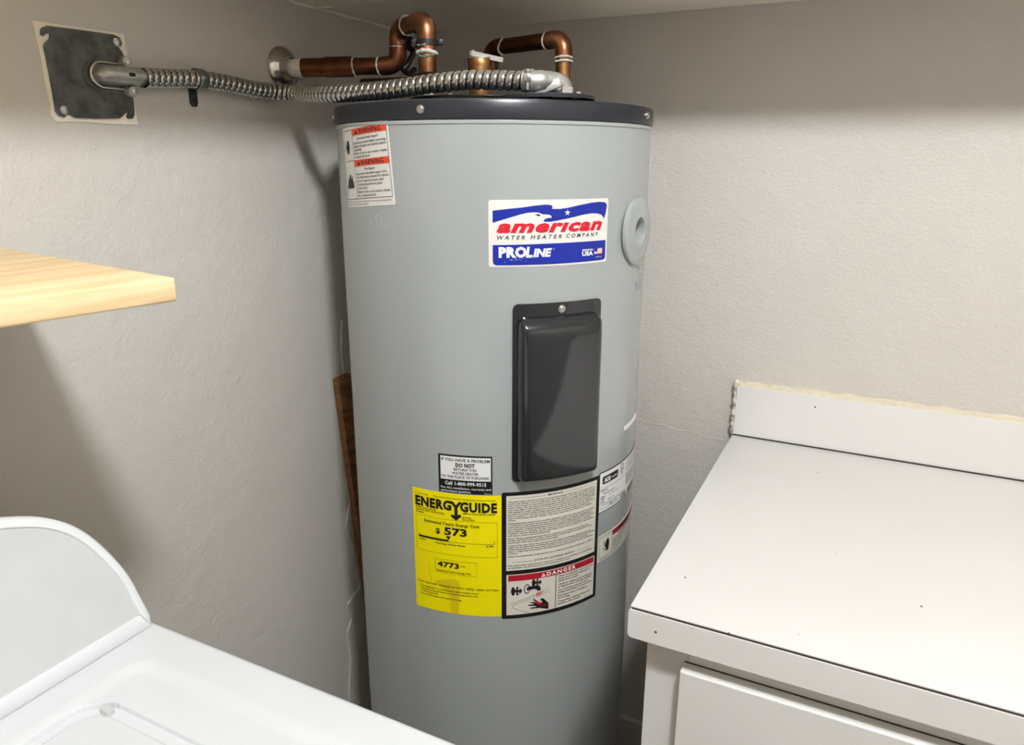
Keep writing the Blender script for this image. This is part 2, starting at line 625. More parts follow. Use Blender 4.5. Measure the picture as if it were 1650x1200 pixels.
def bulge_pt(u, v):
    cu, cv = (bu0 + bu1) / 2, (bv0 + bv1) / 2
    d = -sd_rr(u - cu, v - cv, (bu1 - bu0) / 2, (bv1 - bv0) / 2, .012)
    t = max(0, min(1, d / .0125, (bv1 - v) / .021))
    prof_ = math.sqrt(max(0, 1 - (1 - t) ** 2.0))
    h = .0035 + .0225 * prof_
    if v > bv1 - .035:       # top shoulder slopes in
        h -= .004 * ((v - (bv1 - .035)) / .035) ** 2 * prof_
    return cyl(u, v, h if d > -1e-4 else .0032, CPH, CZ0)


us = [bu0 + (bu1 - bu0) * i / 46 for i in range(47)]
vs_ = [bv0 + (bv1 - bv0) * j / 84 for j in range(85)]
us = sorted(set(us + [bu0 + .0005 * k for k in (1, 3)] + [bu1 - .0005 * k for k in (1, 3)]))
vs_ = sorted(set(vs_ + [bv0 + .0005 * k for k in (1, 3)] + [bv1 - .0005 * k for k in (1, 3)]))
curved_slab(bulge_pt, us, vs_).build('cover_bulge', COVERP, cover, ang=70, fix=False)
m_ = MB()
screw_head(m_, polar(-40.3, -.2005, .0035), pnorm(-40.3), .0042, .0036)
m_.build('screw', SCREW, cover)

# ------------------------------------------------------------------ lettering
_tc = {}


def text_poly(s, bold=0, shear=0, res=2, sp=1.0):
    key = (s, bold, shear, res, sp)
    if key in _tc:
        return _tc[key]
    c = bpy.data.curves.new('t', 'FONT')
    c.body = s
    c.size = 1
    c.offset = bold
    c.shear = shear
    c.space_character = sp
    c.resolution_u = res
    c.fill_mode = 'FRONT'
    o = bpy.data.objects.new('t', c)
    COL.objects.link(o)
    bpy.context.view_layer.update()
    me = bpy.data.meshes.new_from_object(o.evaluated_get(bpy.context.evaluated_depsgraph_get()))
    v = [(p.co.x, p.co.y) for p in me.vertices]
    f = [list(p.vertices) for p in me.polygons]
    bpy.data.objects.remove(o)
    bpy.data.curves.remove(c)
    bpy.data.meshes.remove(me)
    _tc[key] = (v, f)
    return v, f


_H = text_poly('H')
CAPH = max(p[1] for p in _H[0])


class Sticker:
    """a printed label bent round the tank; coordinates in mm from its centre"""

    def __init__(s, name, phi0, z0, w, h, m, label, rad=2, rot=0, thick=.0004):
        s.phi0, s.z0, s.rot, s.thick = phi0, H + z0, math.radians(rot), thick
        s.layers = {}
        s.base = MB()
        v, f = sub_poly([s.r(p) for p in rrect(w / 1000, h / 1000, max(rad, .1) / 1000)])
        s.base = curved_plate([s.r(p) for p in rrect(w / 1000, h / 1000, max(rad, .1) / 1000)], -.0002, thick, phi0, s.z0, .005)
        s.obj = s.base.build(name, m, heater, smooth=False)
        s.obj['label'] = label

    def r(s, p):
        c, n = math.cos(s.rot), math.sin(s.rot)
        return (p[0] * c - p[1] * n, p[0] * n + p[1] * c)

    def put(s, v, f, key, lay):
        mb = s.layers.setdefault(key, [MB(), None])[0]
        mb.add([cyl(x, y, s.thick + .0003 * lay, s.phi0, s.z0) for x, y in v], f)

    def poly(s, pts, key, lay=1, holes=()):
        p = [s.r((a / 1000, b / 1000)) for a, b in pts]
        hs = [[s.r((a / 1000, b / 1000)) for a, b in h] for h in holes]
        s.put(*sub_poly(p, .005, hs), key, lay)

    def rect(s, x0, y0, x1, y1, key, lay=1):
        s.poly([(x0, y0), (x1, y0), (x1, y1), (x0, y1)], key, lay)

    def frame(s, x0, y0, x1, y1, t, key, lay=1):
        s.rect(x0, y0, x1, y0 + t, key, lay)
        s.rect(x0, y1 - t, x1, y1, key, lay)
        s.rect(x0, y0 + t, x0 + t, y1 - t, key, lay)
        s.rect(x1 - t, y0 + t, x1, y1 - t, key, lay)

    def line(s, pts, t, key, lay=1):
        for (ax, ay), (bx, by) in zip(pts, pts[1:]):
            d = math.hypot(bx - ax, by - ay)
            nx, ny = -(by - ay) / d * t / 2, (bx - ax) / d * t / 2
            s.poly([(ax + nx, ay + ny), (ax - nx, ay - ny), (bx - nx, by - ny), (bx + nx, by + ny)], key, lay)

    def text(s, st, x, y, cap, key, width=None, align='l', bold=0, shear=0, lay=2, res=2, sp=1.0):
        v, f = text_poly(st, bold, shear, res, sp)
        if not v:
            return
        x0, x1 = min(p[0] for p in v), max(p[0] for p in v)
        k = cap / CAPH
        kx = width / (x1 - x0) if width else k
        wd = (x1 - x0) * kx
        ox = x - (wd if align == 'r' else wd / 2 if align == 'c' else 0)
        pts = [s.r(((ox + (p[0] - x0) * kx) / 1000, (y + p[1] * k) / 1000)) for p in v]
        s.put(pts, f, key, lay)

    def done(s, names):
        """names: key -> (object name, material)"""
        for k, (mb, _) in s.layers.items():
            n, m = names[k]
            mb.build(n, m, s.obj, smooth=False, fix=False)['kind'] = 'stuff'


# ---- brand label
b = Sticker('brand_label', -43.07, -.0953, 182, 89, PAPER, 'white, blue and red brand sticker with an eagle head', 3)
swoosh = [(-85.4, 30.5), (-65.1, 32.8), (-46.0, 34.6), (-27.6, 37.0), (-13.1, 38.1), (-5.1, 37.2), (-3.0, 35.1), (-4.5, 33.0), (-2.7, 32.2), (7.8, 32.0), (18.6, 33.1), (37.4, 36.3), (57.6, 39.0), (72.1, 39.9), (82.9, 39.1), (87.6, 36.5), (87.8, 32.7), (86.2, 24.0), (82.9, 15.9), (80.8, 19.8), (77.5, 22.2), (71.3, 24.0), (59.6, 24.8), (44.5, 23.4), (25.2, 19.9), (7.0, 17.0), (-4.7, 15.4), (-12.7, 15.2), (-16.7, 16.3), (-13.9, 19.1), (-9.4, 20.4), (-4.8, 20.3), (-4.6, 22.6), (-7.2, 24.5), (-12.9, 25.3), (-18.5, 25.4), (-20.2, 26.8), (-24.1, 27.9), (-30.8, 28.2), (-39.5, 27.5), (-49.2, 25.3), (-61.9, 21.7), (-75.7, 17.6), (-85.5, 14.5)]
b.poly(swoosh, 'blue')
b.poly([(-29.4, 24.5), (-24.1, 25.8), (-20.8, 24.4), (-21.3, 23.1), (-24.1, 23.1), (-25.2, 24.2)], 'navy', 2)
b.poly([(19 + (4.6 if k % 2 == 0 else 1.8) * math.sin(k * PI / 5 + .05), 26.8 + (4.6 if k % 2 == 0 else 1.8) * math.cos(k * PI / 5 + .05)) for k in range(10)], 'white', 2)
b.poly([(-85.5, -15.0), (0, -13.9), (88, -13.6), (88.3, -37.5), (87, -40.3), (84, -41.5), (0, -42.2), (-80, -42.4), (-84, -41), (-85.4, -38)], 'blue')
b.text('amer\u0131can', -80, 2.1, 15.8, 'red', 159, bold=.045, shear=.3, sp=1.1)
b.text('W A T E R', -79.5, -7.4, 5.0, 'navy', 37.5, bold=.01, shear=.25)
b.text('H E A T E R', -34, -7.2, 5.0, 'navy', 45, bold=.01, shear=.25)
b.text('C O M P A N Y', 18, -6.9, 5.0, 'navy', 55, bold=.01, shear=.25)
b.text('PRO', -77.5, -31, 12.4, 'white', 38.5, bold=.06, sp=1.08)
b.text('L', -40.3, -31.3, 12.8, 'white', 9.5, bold=.05, shear=.12)
b.text('INE', -30, -31.2, 10.2, 'white', 26.5, bold=.05, shear=.18)
b.text('®', -1.5, -22.5, 2.2, 'white', 1.8)
b.text('MADE IN', 45, -26.6, 2.3, 'white', 18.5, bold=.04)
b.text('USA', 44.5, -33.2, 5.4, 'white', 19.5, bold=.05)
b.rect(66.2, -32.2, 81.5, -24.4, 'white', 1.6)
for k in range(4):
    b.rect(66.2, -32.2 + k * 2.15, 81.5, -31.2 + k * 2.15, 'pink', 2)
b.rect(66.2, -28.6, 72.2, -24.4, 'blue', 2.4)
b.text('AWH-02', 69.5, -37.4, 1.7, 'white', 11.5)
for k in range(26):
    x, y = random.gauss(-52, 9), random.gauss(-34, 1.6)
    d = random.uniform(.2, .6)
    b.poly([(x - d, y), (x, y - d), (x + d, y + .2), (x + .1, y + d)], 'white', 2.2)
b.done({'blue': ('blue_print', BLUE), 'navy': ('small_lettering', NAVY), 'white': ('white_lettering', WHITEI), 'red': ('red_lettering', RED), 'pink': ('flag_stripes', PINK)})

# ---- warning label, upper left
a = Sticker('warning_label', -110.2, -.0085, 122, 112, PAPER, 'white and orange warning sticker under the rim', 3, rot=4.4)
a.frame(-58, -45, 58, 51.5, .7, 'ink')
a.rect(-23, 42.5, 57.4, 51.2, 'red', 1.6)
a.rect(-23, 0, 57.4, 9, 'red', 1.6)
a.line([(-23, 51), (-23, -45)], .6, 'ink', 1.3)
a.line([(-58, 9), (-23, 9)], .6, 'ink', 1.3)
for yb in (43.8, 1.4):
    a.poly([(-14, yb), (-6.5, yb), (-10.2, yb + 6.4)], 'ink', 2.2)
    a.text('WARNING', -5, yb, 6.3, 'ink', 52, bold=.02, lay=2.2, sp=1.05)
for st, x, y, wd in (('Electrical Shock Hazard', -8, 36.3, 48), ('Disconnect power before servicing.', -19.5, 30.6, 75), ('Replace all parts and panels before', -19.5, 25.8, 75), ('operating.', -19.5, 21, 21),
                     ('Failure to do so can result in death', -19.5, 16.2, 75), ('or electrical shock.', -19.5, 11.4, 40),
                     ('Fire Hazard', 4, -5.8, 24), ('Use proper size solid copper wire.', -19.5, -11.6, 72), ('See instructions manual for details.', -19.5, -16.5, 75), ('Use a UL approved strain relief.', -19.5, -21.6, 64),
                     ('Connect ground wire to green', -19.5, -26.6, 60), ('ground screw.', -19.5, -31.4, 27), ('Failure to do so can result in death,', -19.5, -36.8, 75), ('fire, or electrical shock.', -19.5, -41.8, 46)):
    a.text(st, x, y, 3.2, 'ink', wd, bold=.008)
a.text('NOTE: Use copper wire. Ground heater. Must meet local grounding codes.', -57, -49.5, 1.9, 'ink', 112)
a.text('See tank for rating data plate.', -57, -53.2, 1.9, 'ink', 62)
a.poly([(-40.5, 38), (-36.5, 36.5), (-35, 31), (-34.5, 26), (-36, 23), (-36.5, 19), (-43.5, 19), (-44, 23), (-47, 27), (-49, 30), (-47.5, 30.8), (-44, 28.5), (-45.5, 33), (-44, 33.6), (-42.5, 30), (-43, 36), (-41.6, 36.3)], 'ink', 1.6)
a.line([(-54, 37), (-49, 33.5), (-50.5, 31.5), (-46, 27.5)], .9, 'ink', 1.6)
a.line([(-52, 28), (-53, 25), (-49, 23.5)], .9, 'ink', 1.6)
a.poly([(-53, -29), (-29, -29), (-30, -22), (-33, -17), (-33, -10), (-36, -15), (-38.5, -18), (-38, -11), (-41, -8.5), (-43, -14), (-45, -18), (-46.5, -12), (-49, -19), (-51.5, -23)], 'ink', 1.6)
a.done({'ink': ('black_lettering', INK), 'red': ('orange_bands', ORANGE)})

# ---- "if you have a problem" label
n = Sticker('service_notice_label', -72.5, -.4487, 82, 61.5, BLACKV, 'small black and white service notice above the yellow sticker', .4)
n.rect(-37.7, -9, 38.8, 28.3, 'white')
for st, y, cap, x0, x1, bd in (('IF YOU HAVE A PROBLEM', 20.9, 4.6, -36.4, 37.1, .02), ('DO NOT', 12.4, 5.6, -14, 15, .05), ('RETURN THIS', 6.3, 3.9, -16.8, 17.6, .02),
                               ('WATER HEATER', .2, 3.9, -19.5, 20.4, .02), ('TO THE PLACE OF PURCHASE.', -6, 4, -36.1, 37, .02)):
    n.text(st, x0, y, cap, 'ink', x1 - x0, bold=bd, sp=1.06)
n.text('Call 1-800-999-9515', -31, -17.1, 5.2, 'wink', 63, bold=.025, sp=1.05)
n.text('For ALL installation, warranty and', -37.4, -23.6, 3.3, 'wink', 76, bold=.01)
n.text('performance questions.', -37.4, -28.8, 3.3, 'wink', 46.5, bold=.01)
n.text('8829-001', 29, -29.6, 1.5, 'wink', 10)
n.done({'white': ('white_panel', WHITEP), 'ink': ('black_lettering', INK), 'wink': ('white_lettering', WHITEI)})

# ---- energy guide
y = Sticker('energy_guide_label', -76.33, -.5845, 142.4, 207, YEL, 'bright yellow energy cost sticker', .5)
y.poly([(-36, -49), (-2, -41), (4, -44), (6.5, -52), (4.5, -75), (3, -103), (-9, -103), (-10, -80), (-12, -72), (-22, -58)], 'stain', 1)
y.poly([(-46, -22), (-45, -22), (-41, -50), (-38, -70), (-42, -52)], 'stain', 1)
y.text('U.S. Government', -66.4, 94.6, 2.5, 'ink', 24)
y.text('Federal law prohibits removal of this label before consumer purchase.', -33.5, 94.8, 2.5, 'ink', 96.5)
y.text('ENERG', -66, 76.4, 14.4, 'ink', 61, bold=.05, sp=1.1)
y.text('GUIDE', 8.5, 76.4, 14.4, 'ink', 56, bold=.05, sp=1.1)
y.poly([(-8, 91.5), (-2.5, 91.5), (2.2, 85.5), (7, 91.5), (12, 91.5), (4.6, 81.5), (4.6, 69.5), (8.4, 71), (10.6, 67.8), (2.2, 59.8), (-6.4, 66.6), (-4.6, 69.6), (-.2, 68.3), (-.2, 81.5)], 'ink', 2.2)
y.text('WATER HEATER: ELECTRIC', -65.8, 71.3, 2.2, 'ink', 36, bold=.02)
y.text('CAPACITY (FIRST HOUR RATING):', -65.6, 67.6, 2.2, 'ink', 50, bold=.02)
y.text('50 gallons', -65.5, 63.9, 2.2, 'ink', 15, bold=.02)
y.text('AMERICAN WATER HEATER COMPANY', 11.8, 71.6, 2.2, 'ink', 50.5, bold=.02)
y.text('MODEL(S)', 11.6, 65, 2.1, 'ink', 14, bold=.02)
y.text('E6N-50H 045DV', 11.6, 61.4, 2.1, 'ink', 20, bold=.02)
y.frame(-66, 0, 65, 59.6, .35, 'ink')
y.text('Estimated Yearly Energy Cost', -50.7, 50, 5, 'ink', 88.5, bold=.01)
y.text('$', -31.8, 34.2, 8.6, 'ink', 7.6, bold=.02)
y.text('573', -17.5, 34.4, 11.6, 'ink', 36, bold=.035)
y.rect(-61.6, 22.3, -10.8, 25.5, 'ink', 2)
y.rect(-61.8, 22.3, -60.8, 28, 'ink', 2)
y.poly([(-14.9, 31.8), (-6.7, 31.8), (-11, 25.2)], 'ink', 2.3)
y.rect(-10.8, 22.5, 60.2, 22.95, 'ink', 2)
y.rect(59.6, 22.5, 60.2, 28.2, 'ink', 2)
y.text('$ 554', -60.4, 17.3, 2.9, 'ink', 10.5, bold=.02)
y.text('$ 599', 48.2, 18, 2.9, 'ink', 10.5, bold=.02)
y.text('Cost Range of Similar Models', -32.7, 16.6, 2.6, 'ink', 48.5, bold=.02)
y.frame(-34.3, -33.6, 33, -9.8, .35, 'ink')
y.text('4773', -30, -22.3, 8.6, 'ink', 35.2, bold=.03)
y.text('kWh', 7, -18.8, 2.6, 'ink', 8.4)
y.text('Estimated Yearly Energy Use', -31.8, -30.8, 3, 'ink', 55, bold=.01)
y.text('Your cost will depend on your utility rates and use.', -68, -57.8, 4.4, 'ink', 135)
for st, yy, wd in (('Cost range based on models of similar capacity fueled by electric.', -64.6, 97), ('Estimated energy cost based on a national average electric cost', -69.4, 95),
                   ('of 12.0 cents per kWh.', -74.2, 31), ('For more information, visit www.ftc.gov/energy.', -78.9, 70)):
    y.text(st, -61, yy, 2.5, 'ink', wd, bold=.015)
    if yy != -74.2:
        y.text('•', -64, yy, 2.5, 'ink', 1)
y.done({'ink': ('black_lettering', INK), 'stain': ('tape_stain', YELD)})

# ---- important / danger label
d = Sticker('danger_label', -40.4, -.5845, 170.5, 217, BLACKV, 'large black-framed cream notice with a red danger band', 3)
d.rect(-78.2, -23.2, 78.2, 103, 'cream')
d.rect(-77.8, -101.8, 78.6, -30.2, 'cream')
d.rect(-75.2, -41.6, 76.4, -31.4, 'red', 2)
d.text('IMPORTANT', -14, 97.6, 3.0, 'ink', 26.5, bold=.02, shear=.1)
d.rect(-73.4, 98.6, -18, 98.95, 'ink', 2)
d.rect(16, 98.6, 73, 98.95, 'ink', 2)
para = ['This water heater should be located in an area where leakage of the tank or connections will not',
        'result in any damage to the area adjacent to the water heater or to lower floors of the structure.',
        'Due to the natural corrosive action of the water, the tank will eventually leak after an extended',
        'period of time. Also any external plumbing leak, including those from improper installation, may',
        'cause early failure of the tank due to corrosion if not repaired. If the homeowner is uncomfortable',
        'with making the repair a qualified person should be contacted. When such a location cannot be',
        'provided, you should install a suitable drain pan under the water heater. Such pans should be at',
        'least to a depth of 1 1/2 inches inside of the pan, have a minimum length and width of at',
        'least 2 inches greater than the diameter of the water heater and must be piped to an adequate',
        'drain.', None,
        'Install temperature and pressure protective equipment required by local codes, but not less than',
        'a combination temperature and pressure relief valve certified as meeting the requirements for',
        'relief valves and automatic gas shut-off devices for hot water supply systems, ANSI Z21.22 and',
        'by a nationally recognized testing laboratory that maintains periodic inspection of production of',
        'listed equipment or materials. The valve must be oriented, provided with tubing or otherwise',
        'installed so that the discharge can exit only within 6 inches above or below the structural floor',
        'and cannot contact any live electric part.', None,
        'Notice: When a supplemental heat source is connected to the Certified Household Electric',
        'Storage Tank Water Heater, provision must be made so that the heat source temperature will not',
        'exceed that of the water heater thermostat setting.', None,
        'Caution: If the water heater has been serviced with supplemental heating equipment, you must',
        'adjust both the thermostat controlling the supplemental heat source (located in the water piping)',
        'and the thermostat on the water heater (behind the access panel) to the same temperature.',
        'Failure to adjust both thermostats to the same temperature will cause loss of proper temperature',
        'control.', None,
        'Notice: The internal parts of this tank have been constructed and tested in adherence to ANSI 61.']
yy = 92.4
mxl = max(len(t) for t in para if t)
for t in para:
    if t is None:
        yy -= 1.5
        continue
    d.text(t, -75.5, yy, 2.25, 'ink', min(150, 150 * (len(t) + 2) / mxl), bold=.022, res=1)
    yy -= 3.45
d.text('STATE OF CALIFORNIA NOTICE', -34, -10.2, 3.3, 'ink', 68, bold=.01)
d.rect(-70, -9.2, -36, -8.85, 'ink', 2)
d.rect(36, -9.2, 68, -8.85, 'ink', 2)
d.text('This water heater must be braced, anchored, or strapped to avoid falling or moving during', -75.5, -15.6, 2.25, 'ink', 146, bold=.022, res=1)
d.text('an earthquake. See instructions for correct installation procedure.', -75.5, -19.4, 2.25, 'ink', 104, bold=.022, res=1)
d.text('DANGER', -13.5, -39.4, 6.2, 'wink', 52, bold=.035, lay=3, sp=1.35)
d.poly([(-22.8, -40), (-15.2, -40), (-19, -32.8)], 'wink', 3)
d.text('!', -19.3, -39.2, 4, 'red', 1, bold=.06, lay=4)
d.rect(1.9, -101.8, 3.0, -42, 'ink', 2)
knob = lambda cx, cy, s: ([(cx - 6.5 * s + 3.2 * s * math.cos(k * PI / 7), cy + 7.6 * s * math.sin(k * PI / 7)) for k in range(14)],
                          [(cx + s * p, cy + s * q) for p, q in [(-6.5, 2), (-1.2, 2.6), (-1.5, 6.5), (.5, 8.2), (1.8, 6), (1, 2), (3, 1.3), (4.2, 4.6), (8.2, 0), (4, -6), (3, -1.8), (1, -2.4), (2.2, -7), (.2, -8), (-1.6, -6.4), (-1.4, -2), (-6.5, -2)]])
for cx, cy, s in ((-61, -59.5, 1.0), (-29, -48.5, .92)):
    for pl in knob(cx, cy, s):
        d.poly(pl, 'ink', 2)
ro_ = [(-45.5 + 5.0 * math.cos(k * PI / 10), -57.6 + 8.4 * math.sin(k * PI / 10)) for k in range(20)]
ri_ = [(-45.5 + 3.8 * math.cos(k * PI / 10), -57.6 + 6.8 * math.sin(k * PI / 10)) for k in range(20)]
for k in range(20):
    k2 = (k + 1) % 20
    d.poly([ro_[k], ro_[k2], ri_[k2], ri_[k]], 'ink', 2)
d.poly([(-46.5, -58.3), (-45.0, -54.6), (-41.5, -53.5), (-29.4, -53.4), (-25.3, -55.0), (-23.2, -59.3), (-23.3, -63.2), (-28.3, -63.4), (-29.8, -60.9), (-33.4, -59.1), (-42.5, -60.0), (-45.0, -60.6)], 'ink', 2.4)
d.line([(-72.9, -82.0), (-10.0, -62.6)], .5, 'ink', 1.8)
d.line([(-9.9, -67.3), (-66.1, -83.3), (-68.5, -86.4), (-67.5, -89.3), (-42.1, -101.1)], .5, 'ink', 1.8)
d.text('HOT', -30.5, -72, 6, 'rink', 11, bold=.0, lay=2.6)
for k in range(4):
    d.line([(-28.5 + k * 1.8, -64.5), (-29.5 + k * 2.4, -75)], .35, 'rink', 2.2)
hand = [(-9.5, -89.0), (-18.7, -78.6), (-22.9, -77.9), (-23.4, -79.9), (-19.6, -85.7), (-22.8, -85.6), (-28.0, -82.3), (-33.2, -77.0), (-35.7, -76.3), (-34.7, -79.5), (-31.1, -84.0), (-39.2, -81.0), (-40.2, -81.9), (-33.1, -86.5), (-43.2, -86.0), (-43.7, -87.6), (-33.0, -89.8), (-28.9, -91.7), (-40.1, -92.0), (-40.6, -93.4), (-24.7, -94.8), (-9.8, -99.7)]
d.poly(hand, 'ink', 2.2)
d.poly([(-34.2, -77.6), (-29.0, -82.6), (-20.6, -86.2), (-24.8, -89.2), (-31.0, -84.9)], 'rink', 2.6)
d.text('BURN', -25, -93, 3.2, 'rink', 13, lay=2.6)
for st, yy, wd in (('Water temperature over 125°F can', -46.5, 69), ('cause severe burns instantly or', -50.8, 64), ('death from scalds.', -55.1, 38), ('Children, disabled and elderly are', -61.4, 68), ('at highest risk of being scalded.', -65.7, 66),
                   ('See instruction manual before', -71.6, 60), ('setting temperature at water heater.', -75.9, 70), ('Feel water before bathing or', -81.8, 58), ('showering.', -86.1, 22),
                   ('Temperature limiting valves are', -92, 63), ('available. See manual.', -96.3, 44)):
    d.text(st, 6.5, yy, 2.7, 'ink', wd, bold=.022, res=1)
d.text('6910433', 58, -98.5, 1.5, 'ink', 14)
d.done({'cream': ('cream_panels', CREAMP), 'ink': ('black_lettering', INK), 'red': ('red_band', DKRED), 'wink': ('white_lettering', WHITEI), 'rink': ('red_print', RED)})

# ---- data plate at the right
q = Sticker('data_label', 2.6, -.5085, 206, 71, BLACKV, 'white rating sticker with a black logo wrapping round the right side', 2)
q.rect(-102, -34, 102, 34, 'white')
q.poly(rrect(44, 13.5, 2.5, 4, -73.5, 20.5), 'ink', 2)
q.text('AOS', -92, 16.8, 7, 'wink', 17, bold=.06, lay=3)
q.text('american', -72, 18.4, 4, 'wink', 17, bold=.02, lay=3)
q.poly([(-37 + 6.2 * math.cos(k * PI / 10), 23.5 + 8.2 * math.sin(k * PI / 10)) for k in range(20)], 'ink', 2, [[(-37 + 5 * math.cos(k * PI / 10), 23.5 + 6.8 * math.sin(k * PI / 10)) for k in range(20)]])
q.text('UL', -40, 20.4, 6, 'ink', 6, bold=.03)
q.text('LISTED', -42, 12, 2.2, 'ink', 10)
for k in range(5):
    q.text('For your information keep this plate with the unit.', -22, 29 - 4.2 * k, 2.1, 'ink', 70 - 6 * (k % 3), bold=.02, res=1)
q.rect(-102, 6, 102, 6.5, 'ink', 2)
q.text('MODEL NO.', -99, 1.6, 2.2, 'ink', 18, bold=.03)
q.text('E6N-50H 045DV', -92, -4.2, 2.6, 'ink', 32)
q.text('SERIAL', -99, -9, 2.2, 'ink', 11, bold=.03)
q.text('GAL  VOLTS  WATTS', -78, -9.4, 2.4, 'ink', 32)
q.text('UPPER', -99, -13.4, 2.2, 'ink', 10, bold=.03)
q.text('LOWER', -99, -18, 2.2, 'ink', 10, bold=.03)
q.text('240 / 4500', -80, -17.5, 2.4, 'ink', 20)
for k in range(5):
    q.text('TEST 300 PSI  WORK 150 PSI', -18, 2 - 4 * k, 2.2, 'ink', 58 - 9 * (k % 2), bold=.03, res=1)
q.rect(-102, -20.8, 102, -20.4, 'ink', 2)
q.text('THIS WATER HEATER COMPLIES WITH THE STANDARD', -92, -23.6, 1.7, 'ink', 70, res=1)
q.rect(-102, -28.6, -40, -28.2, 'ink', 2)
q.text('MFG. U.S.A.', -74, -27.6, 2, 'ink', 24, bold=.02)
x = -40
while x < 40:
    t = random.uniform(.5, 1.7)
    if not -16 < x < -8:
        q.rect(x, -33, x + t, -23.8, 'ink' if x > -12 else 'gink', 2)
    x += t + random.uniform(.5, 1.3)
q.done({'white': ('white_panel', WHITEP), 'ink': ('black_lettering', INK), 'wink': ('white_lettering', WHITEI), 'gink': ('grey_barcode', GREYI)})

# ---- second warning label, right
e = Sticker('warning_label', 3.5, -.610, 208, 47.5, CREAMP, 'narrow cream warning sticker with red band wrapping round the lower right', 2)
e.frame(-101, -17, 101, 21.5, .5, 'ink')
e.rect(-64, 12.5, 100.5, 21, 'red', 2)
e.line([(-64, 21), (-64, -17)], .5, 'ink', 1.5)
e.poly([(-52, 13.6), (-45, 13.6), (-48.5, 19.8)], 'ink', 3)
e.text('WARNING', -43, 13.6, 6, 'ink', 52, bold=.03, lay=3)
e.text('Electrical Shock Hazard', -46, 8.2, 2.6, 'ink', 60, bold=.02)
for k, st in enumerate(('Disconnect power before servicing the heater.', 'Replace all parts and panels', 'before operating.', 'Failure to do so can result in death or', 'electrical shock.')):
    e.text(st, -61, 3.8 - 4.4 * k, 2.4, 'ink', len(st) * 2.0, bold=.02, res=1)
e.text('NOTE: Disconnect from the electric supply before opening.', -99, -20.8, 1.9, 'ink', 104, bold=.02, res=1)
e.poly([(p * .95 - 41.5, r_ * .95 - 24.5) for p, r_ in [(-40.5, 40), (-36.5, 38.5), (-35, 33), (-34.5, 26), (-36, 23), (-36.5, 17), (-43.5, 17), (-44, 23), (-47, 27), (-46, 31), (-44.5, 29.5), (-45.5, 35), (-43, 37)]], 'ink', 2)
e.line([(-92, 11), (-86, 7), (-88, 4), (-83, 1)], .9, 'ink', 2)
e.line([(-89, 1), (-90, -3), (-85, -5)], .9, 'ink', 2)
e.done({'ink': ('black_lettering', INK), 'red': ('red_band', DKRED)})

# ---- strip of tape, embossed letters by the valve opening
tp = Sticker('tape_strip', 3.4, -.4175, 76, 8, WHITEP, 'short strip of white tape', .5, rot=0)
em = MB()
for st, zc_, wd in (('T&P', -.1705, .026), ('VALVE', -.1945, .040)):
    v, f = text_poly(st, .0, 0, 2)
    x0, x1 = min(p[0] for p in v), max(p[0] for p in v)
    k = .0125 / CAPH
    em.add([cyl((p[0] - (x0 + x1) / 2) * wd / (x1 - x0), p[1] * k, .0018, 4.0, H + zc_) for p in v], f)
so_ = em.build('embossed_lettering', JACKET, heater, smooth=False, fix=False)
so_['kind'] = 'stuff'
sd_ = so_.modifiers.new('depth', 'SOLIDIFY')
sd_.thickness = .0022
sd_.offset = -1
sc_ = MB()
for k in range(16):
    ph, z = random.choice([(-104.5, -.083), (-103, -.088), (-102, -.08)])
    ph += random.gauss(0, 2.0)
    z += random.gauss(0, .003)
    s_ = random.uniform(.0004, .0013)
    sc_.add([polar(ph, z - s_, .0004), polar(ph + s_ * 300, z - s_ * .3, .0004), polar(ph + s_ * 200, z + s_, .0004)], [(0, 1, 2)])
sc_.build('paint_scuff', WHITEP, heater, smooth=False, fix=False)

# ------------------------------------------------------------------ junction plate on the left wall
cutp = [(0.5848, 0.1545), (0.6395, 0.1558), (0.703, 0.1565), (0.7035, .145), (0.7045, 0.1327), (0.7043, .115), (0.7053, 0.0945), (.7058, .07), (0.7065, 0.0443), (0.67, 0.0434), (0.6344, 0.0444), (.612, .0438), (0.5941, 0.0433), (0.5889, 0.0496), (.5898, .063), (0.5889, 0.0755), (.5876, .096), (0.5881, 0.1168), (.5862, .135)]
mb = MB()
mb.prism([(XL, yy_, H + zz) for yy_, zz in cutp], (.0012, 0, 0))
mb.build('bare_drywall_cutout', DRYWALL, wall_left, smooth=False)
jp = empty('junction_cover_plate', 'square galvanised junction box cover plate on the left wall', 'cover plate')
plate = [(0.5936, 0.148), (0.6003, 0.151), (0.6257, 0.152), (0.6663, 0.153), (0.6877, 0.1532), (0.6947, 0.1508), (0.6974, 0.1443), (0.6952, 0.1403), (0.6916, 0.1405), (0.6919, 0.1381), (0.6951, 0.1347), (0.6977, 0.1281), (0.699, 0.122), (0.7008, 0.1044), (0.7025, 0.0866), (0.7032, 0.0711), (0.7018, 0.0572), (0.6986, 0.0518), (0.6923, 0.0509), (0.6899, 0.0534), (0.6927, 0.0587), (0.6905, 0.0593), (0.6845, 0.0544), (0.6786, 0.0509), (0.6492, 0.0491), (0.6187, 0.0486), (0.6113, 0.0519), (0.608, 0.0523), (0.6041, 0.0485), (0.5979, 0.05), (0.5942, 0.0546), (0.5943, 0.0735), (0.5935, 0.1014), (0.593, 0.1163), (0.5922, 0.1275), (0.5944, 0.1318), (0.601, 0.1372), (0.6023, 0.143), (0.5982, 0.1425), (0.5932, 0.1387), (0.591, 0.1404), (0.5919, 0.145)]
MB().prism([(XL + .0012, p[0], H + p[1]) for p in plate], (.0022, 0, 0)).build('plate', STEELP, jp, smooth=False)
MB().lathe([(.0165, 0), (.0165, .0012), (.0150, .0012), (.0148, .0002)], (XL + .0034, .6525, H + .101), (1, 0, 0), 28).build('knockout_ring', STEELP, jp)
